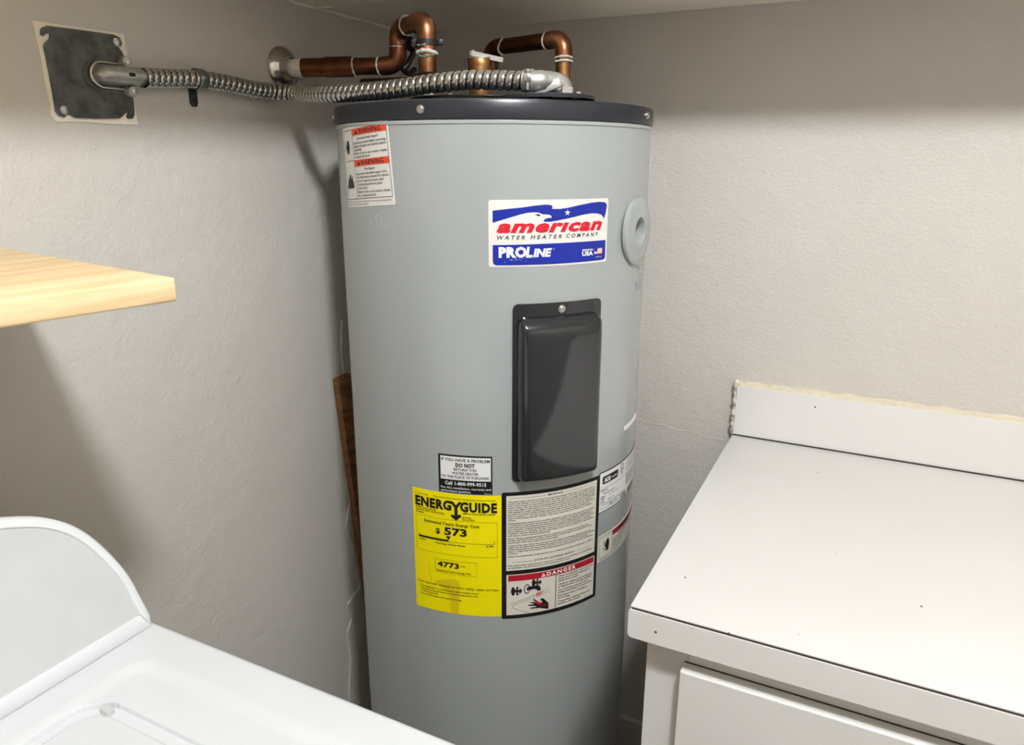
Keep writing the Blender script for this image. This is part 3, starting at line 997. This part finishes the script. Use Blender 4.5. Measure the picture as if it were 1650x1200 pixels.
for yy_, zz in ((.689, .1445), (.6043, .057)):
    m_ = MB()
    screw_head(m_, (XL + .0034, yy_, H + zz), (1, 0, 0), .0038, .003)
    m_.build('screw', SCREW, jp)

# ------------------------------------------------------------------ flexible conduit
cond = empty('flexible_conduit', 'ribbed flexible steel conduit looping from wall plate to the tank top', 'conduit')
CR = .0117
XW = XL + .0165
path = [(XW + .004, .7074, H + .1027), (XW, .7503, H + .1055), (XW, .7953, H + .109), (XW, .8375, H + .1087), (XW, .8728, H + .1068), (XW, .9113, H + .1041), (XW + .004, .9450, H + .1036), (-.8753, .963, H + .1024), (-.828, .946, H + .0978),
        (-.7734, .9242, H + .0947), (-.7023, .9131, H + .0940), (-.6432, .9143, H + .0962), (-.5894, .9195, H + .1011), (-.5366, .9296, H + .1045), (-.5098, .9371, H + .1042), (-.4832, .9443, H + .1034), (-.4553, .952, H + .1018)]
cp = catmull(path, 12)
# resample by length and sweep a helically ribbed tube
seg = [0]
for i in range(1, len(cp)):
    seg.append(seg[-1] + (cp[i] - cp[i - 1]).length)
L = seg[-1]
PITCH, NS, NA = .0106, 12, 24
N = int(L / PITCH * NS)


def at_len(s):
    for i in range(1, len(seg)):
        if seg[i] >= s:
            t = (s - seg[i - 1]) / (seg[i] - seg[i - 1])
            return cp[i - 1].lerp(cp[i], t)
    return cp[-1].copy()


mb = MB()
vs, fs = [], []
prev = None
P_ = [at_len(L * i / N) for i in range(N + 1)]
for i in range(N + 1):
    t = (P_[min(i + 1, N)] - P_[max(i - 1, 0)]).normalized()
    a_ = t.orthogonal().normalized() if prev is None else (prev - t * prev.dot(t)).normalized()
    prev = a_
    b_ = t.cross(a_)
    for k in range(NA):
        an = 2 * PI * k / NA
        ph = (i / NS + k / NA) % 1.0
        # rounded rib with a narrow groove
        g = abs(ph - .5) * 2
        rr = CR - .0020 + .0033 * max(0, 1 - g ** 3.2) ** .6
        vs.append(P_[i] + (a_ * math.cos(an) + b_ * math.sin(an)) * rr)
for i in range(N):
    for k in range(NA):
        k2 = (k + 1) % NA
        fs.append((i * NA + k, i * NA + k2, (i + 1) * NA + k2, (i + 1) * NA + k))
mb.add(vs, fs)
hose = mb.build('ribbed_hose', GALV, cond, ang=60)
hose.data.materials.append(GROOVE)
for pl in hose.data.polygons:
    i_, k_ = divmod(pl.index, NA)
    if abs(((i_ + .5) / NS + (k_ + .5) / NA) % 1.0 - .5) * 2 > .80:
        pl.material_index = 1

# wall-end elbow connector: saddle cap, base, two screws
we = MB()
# capsule-shaped cap lying along the wall
capn, ring = 20, []
y0, y1, zc0 = .658, .712, H + .1028
for j in range(17):
    t = j / 16
    yy_ = y0 - .013 + (y1 - y0 + .013) * t
    wv = .0122 if yy_ > y0 else .0122 * math.sqrt(max(0, 1 - ((y0 - yy_) / .013) ** 2))
    hv = .0265 if yy_ > y0 + .004 else .0265 * (.45 + .55 * math.sqrt(max(0, 1 - ((y0 + .004 - yy_) / .017) ** 2)))
    row = []
    for k in range(13):
        an = PI * k / 12
        row.append(Vector((XL + .004 + hv * math.sin(an) ** .8, yy_, zc0 + .0006 * (t * 10) * .2 + wv * math.cos(an))))
    ring.append(row)
vs = [p for r_ in ring for p in r_]
fs = [(j * 13 + k, j * 13 + k + 1, (j + 1) * 13 + k + 1, (j + 1) * 13 + k) for j in range(16) for k in range(12)]
fs.append(tuple(16 * 13 + k for k in range(13)))
we.add(vs, fs)
wobj = we.build('elbow_connector', CAST, cond)
wobj['label'] = 'die-cast elbow connector at the wall plate'
rim = MB()
rp = [(XL + .0055, .693, zc0 + .0152)] + [(XL + .0055, y0 + .004 - .0165 * math.sin(a_), zc0 + .0152 * math.cos(a_)) for a_ in [PI * i / 12 for i in range(13)]] + [(XL + .0055, .697, zc0 - .0152)]
rim.tube(rp, .0016, 8)
rim.build('connector_rim', SCREW, wobj)
for yy_, zz in ((.692, .1208), (.6955, .0852)):
    m_ = MB()
    m_.lathe([(.007, 0), (.007, .012), (.0062, .013), (.0001, .013)], (XL + .0034, yy_, H + zz), (1, 0, 0), 14)
    m_.build('screw_ear', CAST, wobj)
    m_ = MB()
    screw_head(m_, (XL + .0162, yy_, H + zz), (1, 0, 0), .0040, .003)
    m_.build('screw', SCREW, wobj)
m_ = MB()
m_.prism([(XL + .0302, p[0], p[1]) for p in rrect(.009, .0045, .002, 4, .6855, zc0 + .0012)], (.0008, 0, 0))
m_.build('slot', DARKHOLE, wobj, smooth=False)

# tank-end elbow connector
tb = Vector((-.4157, .9845, dome_z(-.4157, .9845) + .004))
te = MB()
axis_in = (Vector(path[-1]) - Vector(path[-2])).normalized()
elbow = catmull([Vector(path[-1]) - axis_in * .006, Vector(path[-1]) + axis_in * .012, Vector((-.431, .9675, H + .1025)), Vector((-.4185, .982, H + .0985)), Vector((-.4157, .9845, H + .085))], 6)
te.tube(elbow, [.0142 if i < 10 else .0128 for i in range(len(elbow))], 22)
tobj = te.build('elbow_connector', CAST, cond)
tobj['label'] = 'die-cast elbow connector on the tank top'
MB().lathe([(.019, 0), (.019, .004), (.0145, .0045), (.0145, .012)], tb, (0, 0, 1), 6).build('locknut', CAST, tobj)
cl_ = MB()
pc = Vector(path[-1]) + axis_in * .002
cl_.tube([pc - axis_in * .005, pc + axis_in * .006], .0158, 24)
cl_.build('clamp_band', CAST, tobj)
side = axis_in.cross(Vector((0, 0, 1))).normalized()
sp = pc + side * .0175 + axis_in * .001
m_ = MB()
m_.tube([sp + Vector((0, 0, .010)), sp - Vector((0, 0, .012))], .0024, 10)
m_.lathe([(.006, 0), (.006, .003), (.0045, .004), (.0001, .004)], sp + Vector((0, 0, .003)), side, 12)
m_.lathe([(.0045, 0), (.0045, .003), (.0001, .003)], sp + Vector((0, 0, .010)), (0, 0, 1), 10)
m_.build('clamp_screw', SCREW, tobj)
m_ = MB()
fl = Vector((-.43, .963, H + .0945))
m_.box((-.017, -.007, -.006), (.017, .007, .006), .002, 2, Matrix.Translation(fl) @ Matrix.Rotation(.45, 4, 'Z') @ Matrix.Rotation(-.35, 4, 'Y'))
m_.build('clamp_jaw', CAST, tobj)

# one-hole strap
strap = empty('conduit_strap', 'one-hole steel strap holding the conduit to the left wall', 'strap')
sy, sz = .803, H + .109
sm = MB()
for rr, x_off in ((.0146, 0),):
    n_ = 20
    vs, fs = [], []
    for yy_ in (sy - .0075, sy - .0055, sy + .0055, sy + .0075):
        bulge = 0 if abs(yy_ - sy) > .006 else .0006
        for k in range(n_):
            an = 2 * PI * k / n_
            vs.append((XW + (rr + bulge) * math.cos(an), yy_, sz + (rr + bulge) * math.sin(an)))
    for j in range(3):
        for k in range(n_):
            k2 = (k + 1) % n_
            fs.append((j * n_ + k, j * n_ + k2, (j + 1) * n_ + k2, (j + 1) * n_ + k))
    sm.add(vs, fs)
so = sm.build('band', STRAPM, strap)
sol = so.modifiers.new('thick', 'SOLIDIFY')
sol.thickness = .0012
tabp = [(XL + .0008, sy + a_, sz - .0125 + b_) for a_, b_ in [(-.0065, 0), (.0065, 0), (.0065, -.019), (.0035, -.0235), (-.0035, -.0235), (-.0065, -.019)]]
MB().prism(tabp, (.0022, 0, 0)).build('tab', DKSTEEL, strap, smooth=False)
MB().lathe([(.003, 0), (.003, .0004), (.0001, .0004)], (XL + .003, sy, sz - .028), (1, 0, 0), 12).build('tab_hole', DARKHOLE, strap)

# ------------------------------------------------------------------ copper piping
A = Vector((XL + .004, .993, H + .144))
B = Vector((-.739, 1.0605, H + .1465))
C = Vector((-.739, 1.0605, H + .2015))
D = Vector((-.657, 1.019, H + .202))
E_ = Vector((-.657, 1.019, H + .083))
cold = empty('cold_water_pipe', 'tarnished copper pipe looping from the chrome wall flange into the tank top', 'copper pipe')
BR = .0195


def straight(name, a, b, t0, t1, r, m, par):
    return MB().tube([a.lerp(b, t0), a.lerp(b, t1)], r, 22).build(name, m, par)


def coupling(name, a, b, t0, t1, r, m, par):
    p0, p1 = a.lerp(b, t0), a.lerp(b, t1)
    ax = (p1 - p0)
    l = ax.length
    return MB().lathe([(r * .82, 0), (r, .0008), (r, l - .0008), (r * .82, l)], p0, ax, 24).build(name, m, par)


def elbow_part(a, b, c, r, m, par, ext=.010, brad=BR):
    d1, d2 = (a - b).normalized(), (c - b).normalized()
    ang = d1.angle(d2)
    t = brad / math.tan(ang / 2)
    pts = arc_path([b + d1 * (t + ext), b, b + d2 * (t + ext)], brad, 10)
    n_ = len(pts)
    rad = [r * .86, r] + [r] * (n_ - 4) + [r, r * .86]
    pts = [pts[0]] + [pts[0].lerp(pts[1], .06)] + pts[1:-1] + [pts[-1].lerp(pts[-2], .06)] + [pts[-1]]
    rad = [r * .84, r] + [r] * (n_ - 2) + [r, r * .84]
    return MB().tube(pts, rad, 24).build('elbow', m, par)


def solder(p, axis, r, par, w_=.0016, m=SOLDER, wob=.0008):
    ax = Vector(axis).normalized()
    a_ = ax.orthogonal().normalized()
    b_ = ax.cross(a_)
    s0 = random.random() * 6
    pts = []
    for k in range(29):
        q_ = 2 * PI * k / 28
        pts.append(Vector(p) + (a_ * math.cos(q_) + b_ * math.sin(q_)) * r + ax * wob * math.sin(2 * q_ + s0))
    return MB().tube(pts, [w_ * (1 + .35 * math.sin(k * 1.9 + s0) * math.sin(k * PI / 28)) for k in range(29)], 8, False).build('solder_joint', m, par)


AB = (B - A).normalized()
straight('caulk_plug', A, B, .02, .16, .0148, CAULK, cold)
straight('pipe', A, B, .12, .50, .0147, COPPERD, cold)
coupling('coupling', A, B, .36, .62, .0160, COPPERD, cold)
straight('pipe', A, B, .58, .9, .0132, COPPERD, cold)
elbow_part(A, B, C, .0143, COPPERD, cold, .008)
straight('pipe', B, C, .2, .9, .0118, BRASS, cold)
elbow_part(B, C, D, .0140, COPPER, cold, .006)
straight('pipe', C, D, .1, .9, .0125, COPPER, cold)
elbow_part(C, D, E_, .0150, COPPER, cold, .014)
straight('pipe', D, E_, .25, .62, .0138, COPPER, cold)
MB().lathe([(.0155, 0), (.0155, .012), (.0145, .013), (.0145, .030)], E_, (0, 0, 1), 22).build('nipple', SCREW, cold)
solder(A.lerp(B, .62), AB, .0150, cold)
solder(A.lerp(B, .83), AB, .0140, cold, .0012)
solder(B + Vector((0, 0, .0265)), (0, 0, 1), .0125, cold, .0014)
solder(C.lerp(D, .36), D - C, .0142, cold, .0014)
solder(Vector((D.x, D.y, H + .1675)), (0, 0, 1), .0148, cold, .0017)
solder(Vector((D.x, D.y, H + .1565)), (0, 0, 1), .0142, cold, .0032, wob=.0014)
solder(Vector((D.x, D.y, H + .1515)), (0, 0, 1), .0138, cold, .0018, PATINA, .002)
esc = MB().lathe([(.0345, 0), (.0345, .0015), (.0325, .0045), (.026, .0075), (.0195, .0105), (.0180, .016), (.0172, .0225), (.0160, .0225), (.0158, .010)], (XL, .9925, H + .1435), (1, 0, .0), 48).build('pipe_escutcheon', CHROME)
tag(esc, 'round chrome pipe flange on the left wall at the copper pipe', 'flange')

G0 = Vector((-.5004, 1.181, H + .083))
G = Vector((-.5004, 1.181, H + .188))
HH = Vector((-.659, 1.226, H + .188))
I_ = Vector((-.659, 1.226, H + .135))
J = Vector((XL + .003, 1.2, H + .135))
hot = empty('hot_water_pipe', 'copper pipe rising at the right of the tank top and bending back left', 'copper pipe')
MB().lathe([(.0155, 0), (.0155, .010), (.0140, .011), (.0140, .02)], G0, (0, 0, 1), 22).build('nipple', SCREW, hot)
straight('pipe', G0, G, .1, .8, .0124, BRASS, hot)
elbow_part(G0, G, HH, .0142, COPPER, hot, .012)
straight('pipe', G, HH, .1, .92, .0128, COPPERD, hot)
elbow_part(G, HH, I_, .0142, COPPERD, hot, .010)
straight('pipe', HH, I_, .3, .7, .0120, COPPERD, hot)
elbow_part(HH, I_, J, .0140, COPPERD, hot, .006)
straight('pipe', I_, J, .1, 1, .0120, COPPERD, hot)
coupling('valve_body', I_, J, .38, .6, .0175, BRASS, hot)
for zz, w_ in ((.1595, .0017), (.1535, .0020)):
    solder(Vector((G.x, G.y, H + zz)), (0, 0, 1), .0138, hot, w_)
solder(G.lerp(HH, .21), HH - G, .0137, hot, .0013)
solder(G.lerp(HH, .80), HH - G, .0137, hot, .0018, wob=.003)

# relief valve on the tank top
rv = empty('relief_valve', 'brass relief valve with a silver test lever on the tank top', 'valve')
vx, vy = -.58, 1.0457
vz = dome_z(vx, vy) + .003
MB().lathe([(.0155, 0), (.0165, .003), (.0165, .016), (.0145, .018), (.0145, .030), (.0185, .032), (.0188, .050), (.0188, H + .1455 - vz), (.0175, H + .1475 - vz), (.001, H + .1475 - vz)],
           (vx, vy, vz), (0, 0, 1), 30).build('valve_body', BRASS, rv)
MB().lathe([(.0192, 0), (.0192, .0022), (.0165, .0028), (.001, .0028)], (vx, vy, H + .1462), (0, 0, 1), 30).build('valve_cap', SCREW, rv)
lv = MB()
l0 = Vector((vx - .0075, vy - .008, H + .1565))
ldir = Vector((.0390, .0175, -.0085))
wid = ldir.cross(Vector((0, 0, 1))).normalized()
un = wid.cross(ldir).normalized()
out = []
for k in range(9):
    an = PI / 2 + PI * k / 8
    out.append(l0 + ldir.normalized() * .0078 * math.cos(an) + wid * .0078 * math.sin(an))
e1 = l0 + ldir
for k in range(5):
    an = -PI / 2 + PI * k / 4
    out.append(e1 + ldir.normalized() * .0045 * math.cos(an) + wid * .0045 * math.sin(an))
lv.prism(out, un * -.0068)
lv.build('test_lever', SCREW, rv, smooth=False)
MB().tube([l0 - un * .008, l0 + un * .002], .0028, 10).build('lever_pin', SCREW, rv)

# black bonding lead with a clamp on the copper loop
bw = empty('bonding_wire', 'black bonding cable and clamp behind the copper loop', 'cable')
q0 = Vector((D.x, D.y, H + .170))
pw = catmull([(-0.6993, 1.0630, H + 0.1748), (-0.7219, 1.0830, H + 0.1814), (-0.7372, 1.0900, H + 0.1907), (-0.7364, 1.0862, H + 0.1780), (-0.7279, 1.0876, H + 0.1693), (-0.7309, 1.0823, H + 0.1575), (-0.7342, 1.0775, H + 0.1477), (-0.7388, 1.0733, H + 0.1419), (-0.7430, 1.0934, H + 0.1383), (-0.7466, 1.1176, H + 0.1466)], 6)
MB().tube(pw, .0046, 10).build('cable', BLACKR, bw)
MB().lathe([(.0152, 0), (.0168, .0005), (.0168, .008), (.0152, .0085)], q0 + Vector((0, 0, -.004)), (0, 0, 1), 24).build('clamp_ring', BLACKR, bw)
m_ = MB()
m_.box((-.006, -.005, -.006), (.006, .005, .006), .0015, 2, Matrix.Translation(q0 + Vector((-.0185, -.003, 0))) @ Matrix.Rotation(.5, 4, 'Z'))
m_.build('clamp_ear', BLACKR, bw)
m_ = MB()
m_.box((-.004, -.004, -.004), (.004, .004, .004), .0012, 2, Matrix.Translation(q0 + Vector((.0185, .009, .001))) @ Matrix.Rotation(.5, 4, 'Z'))
m_.build('clamp_ear', BLACKR, bw)

# ------------------------------------------------------------------ brown stick in the gap
ws = MB()
p0, p1 = Vector((-.9085, 1.074, H - .408)), Vector((-.900, 1.165, .0))
dv = (p1 - p0)
wv = Vector((.16, 1, 0)).normalized() * .0165
tv = Vector((1, -.16, 0)).normalized() * .008
ws.add([p0 - wv - tv, p0 + wv - tv + Vector((0, 0, .004)), p0 + wv + tv + Vector((0, 0, .004)), p0 - wv + tv, p1 - wv - tv, p1 + wv - tv, p1 + wv + tv, p1 - wv + tv],
       [(0, 1, 2, 3), (4, 7, 6, 5), (0, 4, 5, 1), (1, 5, 6, 2), (2, 6, 7, 3), (3, 7, 4, 0)])
wso = ws.build('wood_strip', BROWNW, smooth=False)
tag(wso, 'narrow brown wooden strip leaning in the gap left of the tank', 'wood strip')

# ------------------------------------------------------------------ counter and cabinet (right)
CT = H - .502
top = empty('countertop', 'white laminate countertop with backsplash at the right of the tank', 'countertop')
XC0, YF, YBK = -.2105, .732, 1.3605
XC1 = XR - .003
MB().box((XC0, YF + .0018, CT - .0385), (XC1, YBK, CT), .0012, 2).build('top_sheet', LAMI, top)
MB().box((XC0 + .0015, YF + .0005, CT - .0052), (XC1, YF + .003, CT - .0012)).build('edge_seam', SEAM_SHADE, top, smooth=False)
fe = MB()
x0_, z0_, z1_ = XC0 - .0015, CT - .0405, CT - .0032
out_ = [(x0_ + .006 * (1 - math.cos(k * PI / 12)), z0_ + .006 * (1 - math.sin(k * PI / 12))) for k in range(7)]
out_ = out_ + [(XC1, z0_), (XC1, z1_), (x0_ + .002, z1_), (x0_, z1_ - .002)]
fe.prism([(a_, YF - .0012, b_) for a_, b_ in out_], (0, .0034, 0))
fe.build('front_edge', LAMF, top, smooth=False)
MB().box((XC0 - .0005, YF + .004, CT - .0400), (XC0 + .0004, YBK, CT - .0012)).build('side_edge', LAMF, top, smooth=False)
MB().box((XC0 + .001, YBK - .002, CT - .002), (XC1, YBK + .004, CT + .0022)).build('backsplash_seam', SEAM_SHADE, top, smooth=False)
MB().box((XC0 + .0005, YBK + .0005, CT + .0018), (XC1, YBK + .0025, CT + .0975), .0004, 1).build('backsplash', LAMI, top)
# raw core of the backsplash with a ragged upper edge
bc = MB()
nn = 150
vs, fs = [], []
for i in range(nn + 1):
    x_ = XC0 + (XC1 - XC0) * i / nn
    hz = .1005 + random.uniform(-.0012, .0012)
    for (yy_, zz) in ((YBK + .0025, 0), (YBK + .0025, .0962), (YBK + .008, hz - .001 + random.uniform(-.001, .001)), (YBK + .014, hz + random.uniform(-.0012, .0015)), (YB - .0002, hz + .002 + random.uniform(-.001, .002)), (YB - .0002, 0)):
        vs.append((x_, yy_, CT + zz))
for i in range(nn):
    for k in range(5):
        fs.append((i * 6 + k, i * 6 + k + 1, (i + 1) * 6 + k + 1, (i + 1) * 6 + k))
fs += [tuple(range(6)), tuple(nn * 6 + k for k in range(6))]
bc.add(vs, fs)
bc.build('backsplash_core', COREW, top, smooth=False)
ck = MB()
pts = [(XC0 - .0015 + .0015 * math.sin(i * 2.7), YBK + .008 + .003 * math.sin(i * 1.3), CT - .002 + .0054 * i) for i in range(21)]
ck.tube(pts, [.0030 + .0038 * abs(math.sin(i * 1.7 + .5)) * abs(math.sin(i * .9)) for i in range(21)], 8)
ck.build('caulk_bead', CAULK, top)

cab = empty('base_cabinet', 'white laminate base cabinet with drawers under the countertop', 'cabinet')
XS, YFC = -.1945, .760
zt = CT - .0402
MB().box((XS, YFC + .018, .0), (XS + .018, YB - .016, zt), .0006, 1).build('side_panel', LAMF, cab)
MB().box((XS, YFC, .0), (XS + .050, YFC + .018, zt), .0006, 1).build('stile', LAMF, cab)
MB().box((XS + .0505, YFC, zt - .036), (XC1, YFC + .018, zt), .0004, 1).build('top_rail', LAMF, cab)
MB().box((XS + .0505, YFC + .004, .0), (XC1, YFC + .018, zt - .0365)).build('carcass_front', LAMF, cab, smooth=False)


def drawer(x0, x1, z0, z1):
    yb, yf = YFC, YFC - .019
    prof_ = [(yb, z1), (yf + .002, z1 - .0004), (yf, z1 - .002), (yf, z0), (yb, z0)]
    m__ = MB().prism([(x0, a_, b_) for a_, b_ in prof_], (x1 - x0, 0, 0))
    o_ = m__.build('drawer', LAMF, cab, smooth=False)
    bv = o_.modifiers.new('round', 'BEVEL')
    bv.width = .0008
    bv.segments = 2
    MB().box((x0 + .001, YFC - .0012, z1 - .0006), (x1 - .001, YFC - .0001, z1 + .0012)).build('painted_shadow_line', SEAM_SHADE, o_, smooth=False)  # brown strip that paints in the contact shadow along the drawer's top back edge
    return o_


zd = H - .5755
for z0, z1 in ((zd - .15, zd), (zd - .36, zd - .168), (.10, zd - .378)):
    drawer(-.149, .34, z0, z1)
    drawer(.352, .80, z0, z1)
    drawer(.812, XC1 - .004, z0, z1)

# ------------------------------------------------------------------ washing machine (left)
wash = empty('washing_machine', 'white top-loading washing machine with a grey curved console against the left wall', 'washing machine')
ZW = H - .485
WX0, WX1, WY0, WY1 = -.815, -.190, -.200, .4463
MB().box((WX0, WY0, .02), (WX1, WY1, ZW - .010), .012, 3).build('cabinet_body', WENAM, wash)
for fx in (WX0 + .05, WX1 - .05):
    for fy in (WY0 + .05, WY1 - .05):
        MB().lathe([(.02, 0), (.022, .004), (.018, .022)], (fx, fy, 0), (0, 0, 1), 14, True, True).build('foot', BLACKR, wash)
lx0, lx1, ly0, ly1 = -.607, -.222, -.092, .338
lcx, lcy, lhx, lhy = (lx0 + lx1) / 2, (ly0 + ly1) / 2, (lx1 - lx0) / 2, (ly1 - ly0) / 2
rcx, rcy, rhx, rhy = (-.623 - .206) / 2, (.403 - .157) / 2, (-.206 + .623) / 2, (.403 + .157) / 2


def sstep(t):
    t = max(0, min(1, t))
    return t * t * (3 - 2 * t)


def deck_z(x_, y_):
    e_ = sd_rr(x_ - (WX0 + WX1) / 2, y_ - (WY0 + WY1) / 2, (WX1 - WX0) / 2, (WY1 - WY0) / 2, .012)
    z = ZW
    if e_ > -.008:
        z -= .008 * (1 - math.sqrt(max(0, 1 - ((e_ + .008) / .008) ** 2)))
    d1 = -sd_rr(x_ - rcx, y_ - rcy, rhx, rhy, .03)
    z -= .0045 * sstep(d1 / .016)
    d2 = -sd_rr(x_ - lcx, y_ - lcy, lhx + .0045, lhy + .0075, .034)
    z -= .045 * sstep((d2 + .002) / .004)
    return z


def axis_vals(a_, b_, fine):
    v_ = set([round(a_ + (b_ - a_) * i / 60, 5) for i in range(61)])
    for c_ in fine:
        for k in range(-12, 13):
            t = c_ + k * .0015
            if a_ <= t <= b_:
                v_.add(round(t, 5))
    return sorted(v_)


xs = axis_vals(WX0, WX1, (WX0 + .006, WX1 - .006, lx0, lx1, -.616, -.212, lx0 + .025, lx1 - .025))
ys = axis_vals(WY0, WY1, (WY0 + .006, WY1 - .006, ly0, ly1, .395, ly1 - .025))
mb = MB()
nx = len(xs)
mb.add([(x_, y_, deck_z(x_, y_)) for y_ in ys for x_ in xs], [(j * nx + i, j * nx + i + 1, (j + 1) * nx + i + 1, (j + 1) * nx + i) for j in range(len(ys) - 1) for i in range(nx - 1)])
nb = len(mb.v)
bord = [(x_, WY0) for x_ in xs] + [(WX1, y_) for y_ in ys[1:]] + [(x_, WY1) for x_ in xs[::-1][1:]] + [(WX0, y_) for y_ in ys[::-1][1:-1]]
bv_ = [(p[0], p[1], deck_z(*p)) for p in bord] + [(p[0], p[1], ZW - .03) for p in bord]
nbd = len(bord)
mb.add(bv_, [(k, (k + 1) % nbd, (k + 1) % nbd + nbd, k + nbd) for k in range(nbd)])
mb.build('top_deck', WENAM, wash, ang=60)
# lid
ld = bmesh.new()
lp = rrect(lx1 - lx0, ly1 - ly0, .028, 8, lcx, lcy)
fv = [ld.verts.new((p[0], p[1], ZW - .04)) for p in lp]
fc = ld.faces.new(fv)
ex = bmesh.ops.extrude_face_region(ld, geom=[fc])
for v_ in ex['geom']:
    if isinstance(v_, bmesh.types.BMVert):
        v_.co.z = ZW - .0085
tope = [e_ for e_ in ld.edges if all(abs(v_.co.z - (ZW - .0085)) < 1e-6 for v_ in e_.verts)]
bmesh.ops.bevel(ld, geom=tope, offset=.006, segments=4, affect='EDGES', profile=.5)
MB().bm(ld).build('lid', WENAM, wash, ang=50)
MB().box((lx0 + .012, ly1 - .004, ZW - .014), (lx0 + .024, ly1 + .004, ZW - .0045), .0018, 2).build('lid_hinge', GREYP, wash)

# console: dome-shaped face leaning back, body tapering towards the wall
half = [(.4375, .0), (.4407, .011), (.4402, .0187), (.4356, .056), (.428, .081), (.417, .1055), (.405, .124), (.391, .138), (.3717, .1505), (.3423, .162), (.308, .1715), (.26, .179), (.2, .184)]
cy0 = .123
outl = half + [(cy0, .1865)] + [(2 * cy0 - a_, b_) for a_, b_ in half[::-1]]


def smooth_closed_top(pl, n_=5):
    p3 = catmull([Vector((a_, b_, 0)) for a_, b_ in pl], n_)
    return [(p.x, p.y) for p in p3]


outl = smooth_closed_top(outl, 4)


def inset(pl, dist):
    n_ = len(pl)
    res = []
    for i in range(n_):
        a_, b_, c_ = Vector(pl[i - 1]), Vector(pl[i]), Vector(pl[(i + 1) % n_])
        e1_, e2_ = (b_ - a_).normalized(), (c_ - b_).normalized()
        n1, n2 = Vector((-e1_.y, e1_.x)), Vector((-e2_.y, e2_.x))
        m__ = (n1 + n2)
        m__.normalize()
        k = max(.55, m__.dot(n1))
        res.append((b_.x + m__.x * dist / k, b_.y + m__.y * dist / k))
    return res


def face_pt(y_, h_, d_=0):
    """point on the console face: h above deck, d in front of it"""
    return Vector((-.6505 - .35 * h_ + d_ * .944, y_, ZW + h_ * 1.0 + d_ * .33))


rings = []
back = [(cy0 + (a_ - cy0) * .87, b_ * .86) for a_, b_ in outl]
rings.append([Vector((-.81, a_, ZW + b_)) for a_, b_ in back])
rings.append([face_pt(a_, b_, -.010) for a_, b_ in outl])
i1, i2, i3 = inset(outl, .0012), inset(outl, .004), inset(outl, .0105)
rings.append([face_pt(a_, max(b_, 0), -.003) for a_, b_ in i1])
rings.append([face_pt(a_, max(b_, .002), 0) for a_, b_ in i2])
i3 = [(a_, max(b_, .0175)) for a_, b_ in i3]
rings.append([face_pt(a_, b_, 0) for a_, b_ in i3])
i4 = [(cy0 + (a_ - cy0) * .996, .0175 + (b_ - .0175) * .988 + .0008) for a_, b_ in i3]
rings.append([face_pt(a_, b_, -.0025) for a_, b_ in i4])
mb = MB()
n_ = len(outl)
for r_ in rings:
    mb.v += [tuple(p) for p in r_]
for j in range(len(rings) - 1):
    for k in range(n_):
        k2 = (k + 1) % n_
        mb.f.append((j * n_ + k, j * n_ + k2, (j + 1) * n_ + k2, (j + 1) * n_ + k))
mb.f.append(tuple(range(n_)))
mb.build('console_housing', WPLAS, wash, ang=50)
pp = [face_pt(a_, b_, -.0022) for a_, b_ in i4]
mb = MB()
mb.add(pp, [tuple(t) for t in tessellate_polygon([pp])])
mb.build('console_panel', GREYP, wash, smooth=False)
for yy_ in (-.02, .10):
    kn = MB()
    kn.lathe([(.028, 0), (.026, .014), (.022, .018), (.001, .018)], face_pt(yy_, .09, -.002), (.944, 0, .33), 28)
    kn.build('control_knob', WPLAS, wash)

# ------------------------------------------------------------------ pine shelf board, near left
pb = MB()
zt = H - .0979
O = Vector((-.540, .431))
poly = [(O.x, O.y), (XL + .0005, .497), (XL + .0005, -.10), (O.x - .170 * .53, O.y - .985 * .53)]
bm = bmesh.new()
fv = [bm.verts.new((a_, b_, zt - .0205)) for a_, b_ in poly]
fc = bm.faces.new(fv)
ex = bmesh.ops.extrude_face_region(bm, geom=[fc])
for v_ in ex['geom']:
    if isinstance(v_, bmesh.types.BMVert):
        v_.co.z = zt
bmesh.ops.bevel(bm, geom=list(bm.edges), offset=.0022, segments=3, affect='EDGES', profile=.5)
pbo = MB().bm(bm).build('pine_shelf', PINE)
tag(pbo, 'pale pine shelf board jutting from the left wall, at the left edge', 'shelf')

# ------------------------------------------------------------------ put each thing's origin at its base
bpy.context.view_layer.update()
for root in [o for o in SC.objects if o.type == 'EMPTY' and o.parent is None]:
    pts = [c.matrix_world @ Vector(q) for c in root.children for q in c.bound_box]
    lo = [min(p[i] for p in pts) for i in range(3)]
    hi = [max(p[i] for p in pts) for i in range(3)]
    base = Vector(((lo[0] + hi[0]) / 2, (lo[1] + hi[1]) / 2, lo[2]))
    root.location = base
    for c in root.children:
        c.matrix_parent_inverse = Matrix.Translation(-base)
for o in [o for o in SC.objects if o.type == 'MESH' and o.parent is None and 'category' in o and not o.children]:
    lo = [min(v[i] for v in o.bound_box) for i in range(3)]
    hi = [max(v[i] for v in o.bound_box) for i in range(3)]
    base = Vector(((lo[0] + hi[0]) / 2, (lo[1] + hi[1]) / 2, lo[2]))
    o.data.transform(Matrix.Translation(-base))
    o.location = base
